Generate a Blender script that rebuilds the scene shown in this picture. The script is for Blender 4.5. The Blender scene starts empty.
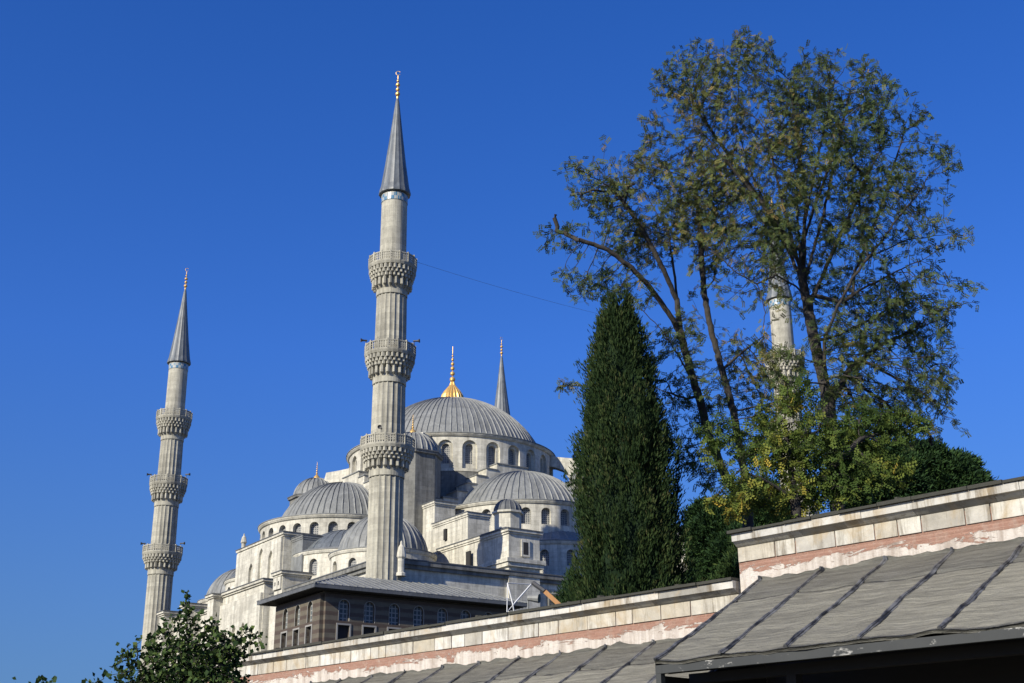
import bpy, math, random
import numpy as np
from mathutils import Matrix, Vector, Euler
R_ = math.radians
PI = math.pi
random.seed(7); rng = np.random.default_rng(11)
S = bpy.context.scene
COL = S.collection
# ------------------------------------------------------------ camera
PITCH, ROLL, FPX = 19.83, -0.27, 1306.1
cam_d = bpy.data.cameras.new('camera'); cam = bpy.data.objects.new('camera', cam_d); COL.objects.link(cam)
cam_d.sensor_width = 36; cam_d.lens = FPX / 1024 * 36; cam_d.clip_end = 6000; cam_d.clip_start = 0.1
cam.matrix_world = Matrix.Rotation(R_(90 + PITCH), 4, 'X') @ Matrix.Rotation(R_(ROLL), 4, 'Z')
S.camera = cam
S.render.resolution_x, S.render.resolution_y = 1024, 683
# ------------------------------------------------------------ light
SUN_EL = 29.0; SUN = Vector((-0.676, -0.736, 0)).normalized() * math.cos(R_(SUN_EL)); SUN.z = math.sin(R_(SUN_EL))
W = bpy.data.worlds.new('World'); S.world = W; W.use_nodes = True
nt = W.node_tree; bg = nt.nodes['Background']
sky = nt.nodes.new('ShaderNodeTexSky'); sky.sky_type = 'NISHITA'; sky.sun_disc = False
sky.sun_elevation = R_(SUN_EL); sky.sun_rotation = math.atan2(SUN.x, SUN.y) % (2 * PI)
sky.air_density = 1.0; sky.dust_density = 0.25; sky.ozone_density = 3.0; sky.altitude = 50
tcw = nt.nodes.new('ShaderNodeTexCoord'); sxw = nt.nodes.new('ShaderNodeSeparateXYZ'); nt.links.new(tcw.outputs['Generated'], sxw.inputs[0])
def wm(op, a, b=None):
    x = nt.nodes.new('ShaderNodeMath'); x.operation = op
    for i, v in enumerate((a, b)):
        if v is None: continue
        if isinstance(v, (int, float)): x.inputs[i].default_value = v
        else: nt.links.new(v, x.inputs[i])
    return x.outputs[0]
zz_ = wm('SQRT', wm('ADD', wm('MULTIPLY', sxw.outputs[2], sxw.outputs[2]), 0.038))      # a clear sky: less brightening towards the horizon
cxw = nt.nodes.new('ShaderNodeCombineXYZ'); nt.links.new(sxw.outputs[0], cxw.inputs[0]); nt.links.new(sxw.outputs[1], cxw.inputs[1]); nt.links.new(zz_, cxw.inputs[2])
nt.links.new(cxw.outputs[0], sky.inputs[0])
hs = nt.nodes.new('ShaderNodeHueSaturation'); hs.inputs['Saturation'].default_value = 1.32; hs.inputs['Hue'].default_value = 0.512
nt.links.new(sky.outputs[0], hs.inputs['Color']); tw = nt.nodes.new('ShaderNodeMix'); tw.data_type = 'RGBA'; tw.blend_type = 'MULTIPLY'; tw.inputs[0].default_value = 1; pass
tr_ = nt.nodes.new('ShaderNodeValToRGB'); nt.links.new(sxw.outputs[2], tr_.inputs[0]); tr_.color_ramp.elements[0].position = 0.06; tr_.color_ramp.elements[0].color = (0.96, 0.86, 0.80, 1); tr_.color_ramp.elements[1].position = 0.33; tr_.color_ramp.elements[1].color = (1.03, 1.06, 1.36, 1); nt.links.new(tr_.outputs[0], tw.inputs[7])
nt.links.new(hs.outputs[0], tw.inputs[6]); nt.links.new(tw.outputs[2], bg.inputs[0])
bg.inputs[1].default_value = 0.093
sd = bpy.data.lights.new('sun', 'SUN'); sun = bpy.data.objects.new('sun', sd); COL.objects.link(sun)
sd.energy = 4.7; sd.angle = R_(0.53); sd.color = (1.0, 0.935, 0.80)
sun.rotation_euler = SUN.to_track_quat('Z', 'Y').to_euler(); sun.location = (-60, -60, 80)
S.view_settings.view_transform = 'Standard'; S.view_settings.look = 'None'
S.view_settings.exposure = 0.45; S.view_settings.gamma = 1.0; S.view_settings.use_curve_mapping = False
S.render.engine = 'CYCLES'

# ------------------------------------------------------------ materials
class M:
    def __init__(s, name, rough=0.8, metal=0.0):
        s.m = bpy.data.materials.new(name); s.m.use_nodes = True; s.t = s.m.node_tree
        s.b = s.t.nodes['Principled BSDF']; s.b.inputs['Roughness'].default_value = rough; s.b.inputs['Metallic'].default_value = metal
    def n(s, kind, **kw):
        x = s.t.nodes.new('ShaderNode' + kind)
        for k, v in kw.items():
            if k in x.inputs: x.inputs[k].default_value = v
            else: setattr(x, k, v)
        return x
    def l(s, a, b): s.t.links.new(a, b)
    def coords(s, kind='Object', scale=(1, 1, 1)):
        if kind == 'UV': c = s.n('UVMap'); o = c.outputs[0]
        else: c = s.n('TexCoord'); o = c.outputs[kind]
        mp = s.n('Mapping'); mp.inputs['Scale'].default_value = scale; s.l(o, mp.inputs[0]); return mp.outputs[0]
    def noise(s, co, scale=1.0, detail=5.0, rough=0.55, dist=0.0):
        x = s.n('TexNoise'); x.inputs['Scale'].default_value = scale; x.inputs['Detail'].default_value = detail
        x.inputs['Roughness'].default_value = rough; x.inputs['Distortion'].default_value = dist
        s.l(co, x.inputs['Vector']); return x.outputs[0]
    def ramp(s, fac, stops):
        x = s.n('ValToRGB'); e = x.color_ramp.elements
        while len(e) < len(stops): e.new(0.5)
        for i, (p, c) in enumerate(stops):
            e[i].position = p; e[i].color = (*c, 1) if len(c) == 3 else c
        s.l(fac, x.inputs[0]); return x.outputs[0]
    def mix(s, fac, a, b, mode='MIX'):
        x = s.n('Mix', data_type='RGBA', blend_type=mode)
        for v, i in ((fac, 0), (a, 6), (b, 7)):
            if isinstance(v, (int, float)): x.inputs[i].default_value = v
            elif isinstance(v, tuple): x.inputs[i].default_value = (*v, 1)
            else: s.l(v, x.inputs[i])
        return x.outputs[2]
    def math(s, op, a, b=None):
        x = s.n('Math', operation=op)
        for i, v in enumerate((a, b)):
            if v is None: continue
            if isinstance(v, (int, float)): x.inputs[i].default_value = v
            else: s.l(v, x.inputs[i])
        return x.outputs[0]
    def col(s, c):
        if isinstance(c, tuple): s.b.inputs['Base Color'].default_value = (*c, 1)
        else: s.l(c, s.b.inputs['Base Color'])
    def bump(s, h, dist=0.02, strength=0.6):
        x = s.n('Bump'); x.inputs['Distance'].default_value = dist; x.inputs['Strength'].default_value = strength
        s.l(h, x.inputs['Height']); s.l(x.outputs[0], s.b.inputs['Normal'])
def g(v): return (v, v, v)

def stone_mat(name, a, b, streak=0.5, rowh=0.48, bw=1.15, joint=0.72):
    m = M(name, 0.88); uv = m.coords('UV'); ob = m.coords('Object')
    br = m.n('TexBrick'); br.offset = 0.5; br.inputs['Scale'].default_value = 1.0
    br.inputs['Brick Width'].default_value = bw; br.inputs['Row Height'].default_value = rowh
    br.inputs['Mortar Size'].default_value = 0.018; br.inputs['Mortar Smooth'].default_value = 0.3
    br.inputs['Color1'].default_value = (*g(1.0), 1); br.inputs['Color2'].default_value = (*g(0.78), 1); br.inputs['Mortar'].default_value = (*g(joint), 1)
    m.l(uv, br.inputs['Vector'])
    base = m.mix(m.noise(ob, 0.35, 6, 0.6), a, b)
    base = m.mix(1.0, base, br.outputs['Color'], 'MULTIPLY')
    st = m.noise(m.coords('Object', (1.3, 1.3, 0.10)), 1.0, 6, 0.65)
    base = m.mix(streak, base, m.ramp(st, [(0.38, g(0.42)), (0.56, g(1.0))]), 'MULTIPLY')
    fn = m.noise(ob, 3.0, 6, 0.7)
    base = m.mix(0.6, base, m.ramp(fn, [(0.3, g(0.65)), (0.7, g(1.2))]), 'MULTIPLY')
    base = m.mix(m.ramp(m.noise(ob, 0.22, 7, 0.72, 1.0), [(0.52, g(0)), (0.68, g(0.55))]), base, (0.27, 0.25, 0.20))
    m.col(base); m.bump(m.math('ADD', br.outputs['Fac'], m.math('MULTIPLY', fn, -0.8)), 0.03, -0.5); return m.m
MAT = {}
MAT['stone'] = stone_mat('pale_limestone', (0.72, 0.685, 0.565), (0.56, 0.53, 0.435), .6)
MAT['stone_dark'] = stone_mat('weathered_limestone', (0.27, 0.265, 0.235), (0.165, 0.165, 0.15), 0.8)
MAT['minaret'] = stone_mat('minaret_marble', (0.52, 0.495, 0.395), (0.36, 0.34, 0.27), 0.75, 0.6, 50.0)
def lead_mat(name, a, b, stripe=(6, 6, 0.5), rough=0.5):
    m = M(name, rough, 0.0); ob = m.coords('Object')
    c = m.mix(m.noise(ob, 0.8, 6, 0.65), a, b)
    c = m.mix(0.8, c, m.ramp(m.noise(ob, 0.45, 7, 0.75, 1.5), [(0.35, g(0.62)), (0.65, g(1.15))]), 'MULTIPLY')
    c = m.mix(0.7, c, m.ramp(m.noise(m.coords('Object', stripe), 1.0, 5, 0.7), [(0.3, g(0.68)), (0.7, g(1.2))]), 'MULTIPLY')
    m.col(c); m.bump(m.noise(ob, 2.5, 4), 0.03, 0.4); m.b.inputs['Specular IOR Level'].default_value = 0.55
    return m.m
MAT['lead'] = lead_mat('lead_sheet', (0.235, 0.24, 0.225), (0.165, 0.17, 0.162), rough=0.62)
MAT['lead_dark'] = lead_mat('dark_lead', (0.13, 0.135, 0.135), (0.08, 0.085, 0.09), rough=0.7)
m = M('gold', 0.42, 0.55); m.col(m.mix(m.noise(m.coords(), 3), (0.80, 0.52, 0.17), (0.60, 0.36, 0.11))); MAT['gold'] = m.m
m = M('window_lattice', 0.6); uv = m.coords('UV', (4.2, 4.2, 1))
v = m.n('TexVoronoi', feature='F1'); v.inputs['Scale'].default_value = 1.0; v.inputs['Randomness'].default_value = 0.15; m.l(uv, v.inputs['Vector'])
m.col(m.ramp(v.outputs['Distance'], [(0.30, (0.035, 0.045, 0.055)), (0.40, (0.26, 0.255, 0.235))])); MAT['lattice'] = m.m
m = M('dark_glass', 0.12); m.col((0.02, 0.025, 0.03)); MAT['glass'] = m.m
m = M('dark_opening', 0.9); m.col(m.mix(m.noise(m.coords(), 2), (0.018, 0.017, 0.016), (0.03, 0.028, 0.026))); MAT['dark'] = m.m
m = M('blue_tile', 0.3); uv = m.coords('UV'); w = m.n('TexChecker'); w.inputs['Scale'].default_value = 2.6; m.l(uv, w.inputs['Vector'])
m.col(m.mix(w.outputs[1], (0.06, 0.17, 0.27), (0.33, 0.35, 0.34))); MAT['tile'] = m.m
m = M('white_paint', 0.5); m.col(m.mix(m.noise(m.coords(), 4), (0.7, 0.7, 0.68), (0.55, 0.55, 0.54))); MAT['white'] = m.m
m = M('plank_wood', 0.7); m.col(m.mix(m.noise(m.coords('Object', (20, 20, 1.5)), 1), (0.52, 0.27, 0.10), (0.34, 0.16, 0.06))); MAT['wood'] = m.m
m = M('eave_shade_wood', 0.8); m.col(m.mix(m.noise(m.coords('Object', (2, 12, 12)), 1), (0.012, 0.010, 0.008), (0.022, 0.018, 0.014))); MAT['eave_shade_wood'] = m.m  # near-black wood: the deep shade under the eaves is in its colour
m = M('black_plastic', 0.5); m.col(m.mix(m.noise(m.coords(), 9), (0.03, 0.03, 0.03), (0.05, 0.05, 0.05))); MAT['black'] = m.m
# striped stone and brick of the pavilion
m = M('striped_masonry', 0.88); uvn = m.n('UVMap'); sp = m.n('SeparateXYZ'); m.l(uvn.outputs[0], sp.inputs[0])
per = m.math('FRACT', m.math('MULTIPLY', m.math('ADD', sp.outputs[1], m.math('MULTIPLY', m.noise(m.coords(), 1.5, 3), .12)), 1 / .74))
band = m.ramp(per, [(0.0, g(0)), (0.50, g(0)), (0.53, g(1)), (0.97, g(1)), (1.0, g(0))])
ob = m.coords()
st_ = m.mix(m.noise(ob, 1.4, 5), (0.165, 0.14, 0.10), (0.085, 0.073, 0.055)); bk = m.mix(m.noise(ob, 2.2, 5), (0.095, 0.068, 0.05), (0.06, 0.045, 0.035))
br = m.n('TexBrick'); br.inputs['Scale'].default_value = 1; br.inputs['Brick Width'].default_value = 0.8; br.inputs['Row Height'].default_value = 0.25; br.inputs['Mortar Size'].default_value = 0.012
br.inputs['Color1'].default_value = (1, 1, 1, 1); br.inputs['Color2'].default_value = (0.85, 0.85, 0.85, 1); br.inputs['Mortar'].default_value = (0.7, 0.7, 0.7, 1); m.l(uvn.outputs[0], br.inputs['Vector'])
m.col(m.mix(1.0, m.mix(band, st_, bk), br.outputs['Color'], 'MULTIPLY')); MAT['striped'] = m.m

# ------------------------------------------------------------ object helpers
def tag(o, label=None, cat=None, group=None, kind=None):
    if label: o['label'] = label
    if cat: o['category'] = cat
    if group: o['group'] = group
    if kind: o['kind'] = kind
    return o
def empty(name, loc=(0, 0, 0), rz=0.0):
    o = bpy.data.objects.new(name, None); COL.objects.link(o); o.location = loc; o.rotation_euler = (0, 0, rz); o.empty_display_size = 0.5
    return o
class MB:
    def __init__(s): s.v = []; s.f = []; s.uv = []; s.tint = []; s.cur = 0.5
    def face(s, pts, uvs=None):
        i = len(s.v); s.v += [tuple(p) for p in pts]; s.f.append(tuple(range(i, i + len(pts))))
        if uvs is None:
            a, b, c = Vector(pts[0]), Vector(pts[1]), Vector(pts[2]); nn = (b - a).cross(c - a)
            if nn.length < 1e-9 and len(pts) > 3: nn = (c - a).cross(Vector(pts[3]) - a)
            nn = nn.normalized() if nn.length > 0 else Vector((0, 0, 1))
            if abs(nn.z) < 0.75:
                t = Vector((-nn.y, nn.x, 0)).normalized(); uvs = [(Vector(p).dot(t), p[2]) for p in pts]
            else: uvs = [(p[0], p[1]) for p in pts]
        s.uv += list(uvs); s.tint.append(s.cur)
    def box(s, x0, x1, y0, y1, z0, z1, top=True, bot=True):
        a = [(x0, y0), (x1, y0), (x1, y1), (x0, y1)]
        for i in range(4):
            p, q = a[i], a[(i + 1) % 4]
            s.face([(*p, z0), (*q, z0), (*q, z1), (*p, z1)])
        if top: s.face([(*p, z1) for p in a])
        if bot: s.face([(*p, z0) for p in a[::-1]])
    def prism(s, poly, z0, z1, top=True, bot=True):
        n = len(poly)
        for i in range(n):
            p, q = poly[i], poly[(i + 1) % n]
            s.face([(*p, z0), (*q, z0), (*q, z1), (*p, z1)])
        if top: s.face([(*p, z1) for p in poly])
        if bot: s.face([(*p, z0) for p in poly[::-1]])
    def lathe(s, c, prof, n, a0=0.0, mod=None, arc=2 * PI):
        # prof: list of (r, z)
        full = abs(arc - 2 * PI) < 1e-6
        L = 0; Ls = [0]
        for k in range(1, len(prof)):
            L += math.hypot(prof[k][0] - prof[k - 1][0], prof[k][1] - prof[k - 1][1]); Ls.append(L)
        R0 = max(p[0] for p in prof)
        for i in range(n):
            A, B = a0 + arc * i / n, a0 + arc * (i + 1) / n
            ma = mod(i) if mod else 1; mb_ = mod(i + 1) if mod else 1
            for k in range(len(prof) - 1):
                (r0, z0), (r1, z1) = prof[k], prof[k + 1]
                P = [(c[0] + r0 * ma * math.cos(A), c[1] + r0 * ma * math.sin(A), z0), (c[0] + r0 * mb_ * math.cos(B), c[1] + r0 * mb_ * math.sin(B), z0),
                     (c[0] + r1 * mb_ * math.cos(B), c[1] + r1 * mb_ * math.sin(B), z1), (c[0] + r1 * ma * math.cos(A), c[1] + r1 * ma * math.sin(A), z1)]
                U = [(A * R0, Ls[k]), (B * R0, Ls[k]), (B * R0, Ls[k + 1]), (A * R0, Ls[k + 1])]
                if r0 < 1e-6: P = P[1:]; U = U[1:]
                elif r1 < 1e-6: P = P[:3]; U = U[:3]
                s.face(P, U)
    def tube(s, p, q, r, n=6, r2=None):
        p, q = Vector(p), Vector(q); d = (q - p); 
        if d.length < 1e-6: return
        d.normalize(); a = d.orthogonal().normalized(); b = d.cross(a); r2 = r if r2 is None else r2
        A = [p + (a * math.cos(2 * PI * i / n) + b * math.sin(2 * PI * i / n)) * r for i in range(n)]
        B = [q + (a * math.cos(2 * PI * i / n) + b * math.sin(2 * PI * i / n)) * r2 for i in range(n)]
        for i in range(n): j = (i + 1) % n; s.face([A[i], A[j], B[j], B[i]])
        s.face(A[::-1]); s.face(B)
    def build(s, name, mat, parent=None, smooth=False, weld=False):
        me = bpy.data.meshes.new(name); me.from_pydata(s.v, [], s.f)
        ul = me.uv_layers.new(name='UVMap'); ul.data.foreach_set('uv', np.array(s.uv, dtype=np.float32).ravel())
        if len(set(s.tint)) > 1:
            at = me.attributes.new('tint', 'FLOAT', 'FACE'); at.data.foreach_set('value', np.array(s.tint, dtype=np.float32))
        me.materials.append(MAT[mat] if isinstance(mat, str) else mat)
        if weld or smooth:
            import bmesh
            bm = bmesh.new(); bm.from_mesh(me); bmesh.ops.remove_doubles(bm, verts=bm.verts, dist=1e-4); bm.to_mesh(me); bm.free()
        if smooth: me.polygons.foreach_set('use_smooth', [True] * len(me.polygons))
        me.update()
        o = bpy.data.objects.new(name, me); COL.objects.link(o)
        if parent: o.parent = parent
        return o
def copy_tree(o, parent=None):
    c = o.copy(); COL.objects.link(c); c.parent = parent
    for ch in o.children: copy_tree(ch, c)
    return c
def npmesh(name, V, F, mat, parent=None, tint=None, smooth=False):
    me = bpy.data.meshes.new(name); nv, nf = len(V), len(F); k = F.shape[1]
    me.vertices.add(nv); me.vertices.foreach_set('co', V.astype(np.float32).ravel())
    me.loops.add(nf * k); me.loops.foreach_set('vertex_index', F.astype(np.int32).ravel())
    me.polygons.add(nf); me.polygons.foreach_set('loop_start', np.arange(nf, dtype=np.int32) * k)
    if smooth: me.polygons.foreach_set('use_smooth', np.ones(nf, dtype=bool))
    if tint is not None:
        at = me.attributes.new('tint', 'FLOAT', 'FACE'); at.data.foreach_set('value', tint.astype(np.float32))
    me.update(calc_edges=True); me.validate(); me.materials.append(MAT[mat] if isinstance(mat, str) else mat)
    o = bpy.data.objects.new(name, me); COL.objects.link(o)
    if parent: o.parent = parent
    return o

# ------------------------------------------------------------ masonry helpers
def arch_pts(sc, a, zs, zp, pointed=0.0, n=8):
    """contour of an arched opening from bottom-left over the top to bottom-right, (s, z)"""
    P = [(sc - a, zs), (sc - a, zp)]
    for i in range(1, n):
        t = PI * (1 - i / n); x = math.cos(t) * a; z = math.sin(t) * a
        z *= 1 + pointed * (1 - abs(x) / a); P.append((sc + x, zp + z))
    P += [(sc + a, zp), (sc + a, zs)]
    return P
def arch_bay(mb, pane, fmap, s0, s1, z0, z1, sc, a, zs, zp, depth, pointed=0.0):
    P = arch_pts(sc, a, zs, zp, pointed)
    F = lambda s, z, d=0.0: fmap(s, z, d)
    def quad(A): mb.face([F(s, z) for s, z in A], A)
    quad([(s0, z0), (P[0][0], z0), (P[0][0], z1), (s0, z1)])
    quad([(P[-1][0], z0), (s1, z0), (s1, z1), (P[-1][0], z1)])
    quad([(P[0][0], z0), (sc, z0), (sc, zs), (P[0][0], zs)]); quad([(sc, z0), (P[-1][0], z0), (P[-1][0], zs), (sc, zs)])
    for k in range(1, len(P) - 2):
        (xa, za), (xb, zb) = P[k], P[k + 1]
        quad([(xa, za), (xb, zb), (xb, z1), (xa, z1)])
    Q = P + [P[0]]
    for k in range(len(Q) - 1):
        (xa, za), (xb, zb) = Q[k], Q[k + 1]
        mb.face([F(xa, za), F(xa, za, depth), F(xb, zb, depth), F(xb, zb)], [(0, za), (depth, za), (depth, zb), (0, zb)])
    pane.face([F(x, z, depth - 0.01) for x, z in P[::-1]], [(x, z) for x, z in P[::-1]])
def cyl_map(c, R):
    return lambda s, z, d: (c[0] + (R - d) * math.cos(s / R), c[1] + (R - d) * math.sin(s / R), z)
def plane_map(p, t, nrm):   # p origin (x,y), t unit tangent, nrm outward normal
    return lambda s, z, d: (p[0] + t[0] * s - nrm[0] * d, p[1] + t[1] * s - nrm[1] * d, z)
def drum(c, R, z0, z1, n, a, zs, zp, parent, name='drum', mat='stone', phase=0.0, arc=None, depth=0.45, pil=0.0, cornice=0.3, roofmat='lead', parts=True, skirt=None):
    """cylindrical drum with n arched windows; arc=(deg from, deg to) restricts the built windows"""
    mb = MB(); D = []
    st = 2 * PI / n; fm = cyl_map(c, R)
    for i in range(n):
        ang = phase + i * st; s = ang * R; h = st * R / 2
        deg = (math.degrees(ang) + 180) % 360 - 180
        sub = MB()
        if pil:
            junk = MB(); arch_bay(mb, junk, fm, s - h, s + h, z0, z1, s, a + .42, z0 + .35, zp - .05, .38)
            f2 = cyl_map(c, R - .37); k2 = (R - .37) / R
            arch_bay(mb, sub, lambda s_, z, d: f2(s_ * k2, z, d), s - h, s + h, z0, z1, s, a, zs, zp, .4)
        else: arch_bay(mb, sub, fm, s - h, s + h, z0, z1, s, a, zs, zp, depth)
        if arc is None or arc[0] <= deg <= arc[1] or arc[0] <= deg + 360 <= arc[1]: D.append(sub)
        else: pass
        if False:
            A = ang + st / 2; ca, sa = math.cos(A), math.sin(A)
            w = 0.42; P = []
            for rr, ss in ((R - 0.1, -w), (R + pil, -w), (R + pil, w), (R - 0.1, w)): P.append((c[0] + rr * ca - ss * sa, c[1] + rr * sa + ss * ca))
            mb.prism(P, z0, z1 - 0.25)
    mb.lathe(c, [(R - depth - (.6 if pil else .1), z0), (R - depth - (.6 if pil else .1), z1)], n)
    o = mb.build(name, mat, parent)
    for k, sub in enumerate(D): sub.build('window', 'lattice', o)
    cb = MB(); cb.lathe(c, [(R - 0.02, z1 - 0.28), (R + cornice * 0.5, z1 - 0.22), (R + cornice, z1), (R + cornice, z1 + 0.10)], 72)
    cb.build('cornice', mat, o, weld=True)
    return o
def dome(c, R, z0, h, nrib, parent, skirt=None, rib=0.10, finial=None, zcor=None, rows=12, mat='lead', rs=3):
    mb = MB(); Rs = (R * R + h * h) / (2 * h); zc = z0 + h - Rs; t0 = math.asin((z0 - zc) / Rs)
    prof = []
    if skirt: prof += [(skirt[0], skirt[1]), (skirt[0], skirt[1] + 0.14)]
    for k in range(rows + 1):
        t = t0 + (PI / 2 - t0) * k / rows; prof.append((max(Rs * math.cos(t), 0.02), zc + Rs * math.sin(t)))
    n = nrib * rs; nv = len(prof)
    L = [0]
    for k in range(1, nv): L.append(L[-1] + math.hypot(prof[k][0] - prof[k - 1][0], prof[k][1] - prof[k - 1][1]))
    def pt(i, k):
        r, z = prof[k]; A = 2 * PI * i / n
        b = rib * (1.0 if i % rs == 0 else (0.0))
        if k > nv - 3: b *= 0.3
        rr = r + b * 0.75; return (c[0] + rr * math.cos(A), c[1] + rr * math.sin(A), z + b * 0.6)
    # narrow ribs: place columns non uniformly
    def ang(i):
        q, m_ = divmod(i, rs); base = 2 * PI * q / nrib; wdt = 2 * PI / nrib
        return base + (0, 0.13, 0.87)[m_] * wdt if rs == 3 else base + m_ * wdt / rs
    def pt2(i, k):
        r, z = prof[k]; A = ang(i % n) if i < n else 2 * PI
        A += (0.0022 * math.sin(i % n * 7.3 + k * 1.7) + .0016 * math.sin(i % n * 3.1)) * (60 / nrib) * 2
        q = i % rs; b = rib if q == 0 else 0.0
        if k > nv - 3: b *= 0.3
        rr = r + b * 0.75; return (c[0] + rr * math.cos(A), c[1] + rr * math.sin(A), z + b * 0.6)
    for i in range(n):
        for k in range(nv - 1):
            A, B = ang(i % n) * R, ang((i + 1) % n) * R
            mb.face([pt2(i, k), pt2(i + 1, k), pt2(i + 1, k + 1), pt2(i, k + 1)], [(A, L[k]), (B, L[k]), (B, L[k + 1]), (A, L[k + 1])])
    o = mb.build('dome', mat, parent)
    if finial: gold_finial(c, z0 + h - 0.05, finial, o)
    return o
def orb(prof, z, r, h):
    for t in (-80, -50, -20, 10, 40, 70, 85): prof.append((max(r * math.cos(R_(t)), 0.03), z + h / 2 + h / 2 * math.sin(R_(t))))
def gold_finial(c, z, spec, parent, mat='gold'):
    w, H = spec; prof = [(w, z), (w * 1.02, z + 0.02 * H)]
    prof += [(w * 0.8, z + 0.10 * H), (w * 0.42, z + 0.19 * H), (w * 0.2, z + 0.26 * H)]
    zz = z + 0.27 * H
    for r, h in ((0.30, 0.12), (0.24, 0.12), (0.2, 0.10), (0.16, 0.09), (0.11, 0.08)):
        orb(prof, zz, w * r, h * H); zz += h * H + 0.02 * H
    prof += [(w * 0.05, zz), (w * 0.05, z + H * 0.95), (0.02, z + H)]
    mb = MB(); mb.lathe(c, prof, 16, mod=lambda i: 1.0 if i % 2 == 0 else 0.93); return mb.build('finial', mat, parent, smooth=True)
def block(parent, name, x0, x1, y0, y1, z0, z1, mat='stone', cor=0.3, lead=True, base=False):
    mb = MB(); mb.box(x0, x1, y0, y1, z0, z1, bot=False); o = mb.build(name, mat, parent)
    cb = MB()
    if cor:
        cb.box(x0 - cor * .5, x1 + cor * .5, y0 - cor * .5, y1 + cor * .5, z1 - 0.42, z1 - 0.22)
        cb.box(x0 - cor, x1 + cor, y0 - cor, y1 + cor, z1 - 0.22, z1 + 0.02)
        cb.build('cornice', mat, o)
    if lead:
        lb = MB(); e = cor + 0.06; lb.box(x0 - e, x1 + e, y0 - e, y1 + e, z1 + 0.023, z1 + 0.12); lb.build('roof_sheet', 'lead_dark', o)
    return o
def panel(parent, p, t, nrm, L, z0, z1, wins, th=0.3, mat='stone', pane='lattice', pointed=0.0, name='wall_panel'):
    """facing slab standing th proud of a wall plane through p; wins = list of (centre s, half width, sill z, spring z)"""
    mb = MB(); fm0 = plane_map((p[0] + nrm[0] * th, p[1] + nrm[1] * th), t, nrm); subs = []
    wins = sorted(wins); edges = [0.0] + [(wins[i][0] + wins[i + 1][0]) / 2 for i in range(len(wins) - 1)] + [L]
    for w, a, b in zip(wins, edges, edges[1:]):
        sub = MB(); arch_bay(mb, sub, fm0, a, b, z0, z1, w[0], w[1], w[2], w[3], th - 0.02 if len(w) < 5 else w[4], pointed); subs.append(sub)
    for s in (0, L): mb.face([fm0(s, z0, 0), fm0(s, z1, 0), fm0(s, z1, th), fm0(s, z0, th)])
    mb.face([fm0(0, z1, 0), fm0(L, z1, 0), fm0(L, z1, th), fm0(0, z1, th)])
    o = mb.build(name, mat, parent)
    for s_ in subs: s_.build('window', pane, o)
    return o

# ============================================================ MOSQUE
TH = R_(33.40)
CM = (-7.94, 165.03)
mosque = empty('mosque', (CM[0], CM[1], -1.6), TH)
tag(mosque, 'grey stone mosque of cascading lead domes behind the minarets', 'mosque')
ZG = -1.6
_b = MB.build
# all local heights below are above the eye; the empty stands on the ground, so shift children up by 1.6
def shift_children(root):
    for ch in root.children: ch.location.z += 1.6
MZ = -1.6
U0, U1, V0, V1 = -27.2, 27.2, -33.9, 30.0
# --- lower storey
mb = MB(); mb.box(U0, U1, V0, V1, MZ, 22.0, bot=False); wall = mb.build('wall', 'stone', mosque)
cb = MB()
for (a, b, c_, d) in ((U0 - .5, U1 + .5, V0 - .5, V0 + .2), (U0 - .5, U0 + .2, V0 + .2, V1 + .5), (U1 - .2, U1 + .5, V0 + .2, V1 + .5), (U0 + .2, U1 - .2, V1 - .2, V1 + .5)):
    cb.box(a, b, c_, d, 22.01, 22.4)
    ia = 0.22
    cb.box(a + ia * (a < 0 and a == U0 - .5), b - ia * (b == U1 + .5), c_ + ia * (c_ == V0 - .5), d - ia * (d == V1 + .5), 21.65, 22.01)
cb.build('cornice', 'stone_dark', wall)
lb = MB(); lb.box(U0 - .56, U1 + .56, V0 - .56, V1 + .56, 22.41, 22.52); lb.build('terrace_roof', 'lead_dark', mosque)
# windows of the left facade, two storeys, and of the right facade
wl = []
panel(mosque, (U0, -8.6), (0, -1), (-1, 0), 15.0, 8.0, 21.2, [(2 + k * 3.6, 0.75, 15.0, 17.6) for k in range(4)], th=0.5, pointed=0.3)
panel(mosque, (U0, 30.0 - 1.2), (0, -1), (-1, 0), 12.0, 8.0, 21.0, [(2 + k * 3.9, 0.75, 14.0, 16.6) for k in range(3)], th=0.5, pointed=0.3)
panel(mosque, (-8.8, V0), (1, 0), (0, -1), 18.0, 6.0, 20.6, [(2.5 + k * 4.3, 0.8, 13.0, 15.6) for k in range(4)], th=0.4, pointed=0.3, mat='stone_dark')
# --- projecting bays of the left facade
A = block(mosque, 'buttress', -28.3, -26, -8.2, 3.8, MZ, 24.0, cor=0.35)
panel(A, (-28.3, 3.7), (0, -1), (-1, 0), 11.8, 9, 22.6, [(2.2, 0.62, 14, 18.4), (4.7, 0.62, 14, 19.0), (7.3, 0.62, 14, 19.0), (9.9, 0.62, 14, 18.4)], th=0.35, pointed=0.5, pane='stone')
block(mosque, 'buttress', -29.4, -26, 3.9, 5.7, MZ, 23.9, cor=0.3)
block(mosque, 'buttress', -28.0, -26, 5.8, 12.2, MZ, 22.9, cor=0.3)
block(mosque, 'buttress', -29.4, -26, 12.3, 14.2, MZ, 23.9, cor=0.3)
block(mosque, 'buttress', -28.2, -26, 14.3, 20.6, MZ, 23.2, cor=0.3)
block(mosque, 'buttress', -29.4, -26, 20.7, 22.6, MZ, 24.0, cor=0.3)
A2 = block(mosque, 'buttress', -28.0, -25.0, -12.3, -10.2, MZ, 24.3, cor=0.3)
panel(A2, (-28.0, -10.3), (0, -1), (-1, 0), 1.9, 22.5, 23.8, [(0.5, 0.16, 22.9, 23.2), (1.4, 0.16, 22.9, 23.2)], th=0.2, pane='dark')
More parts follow.
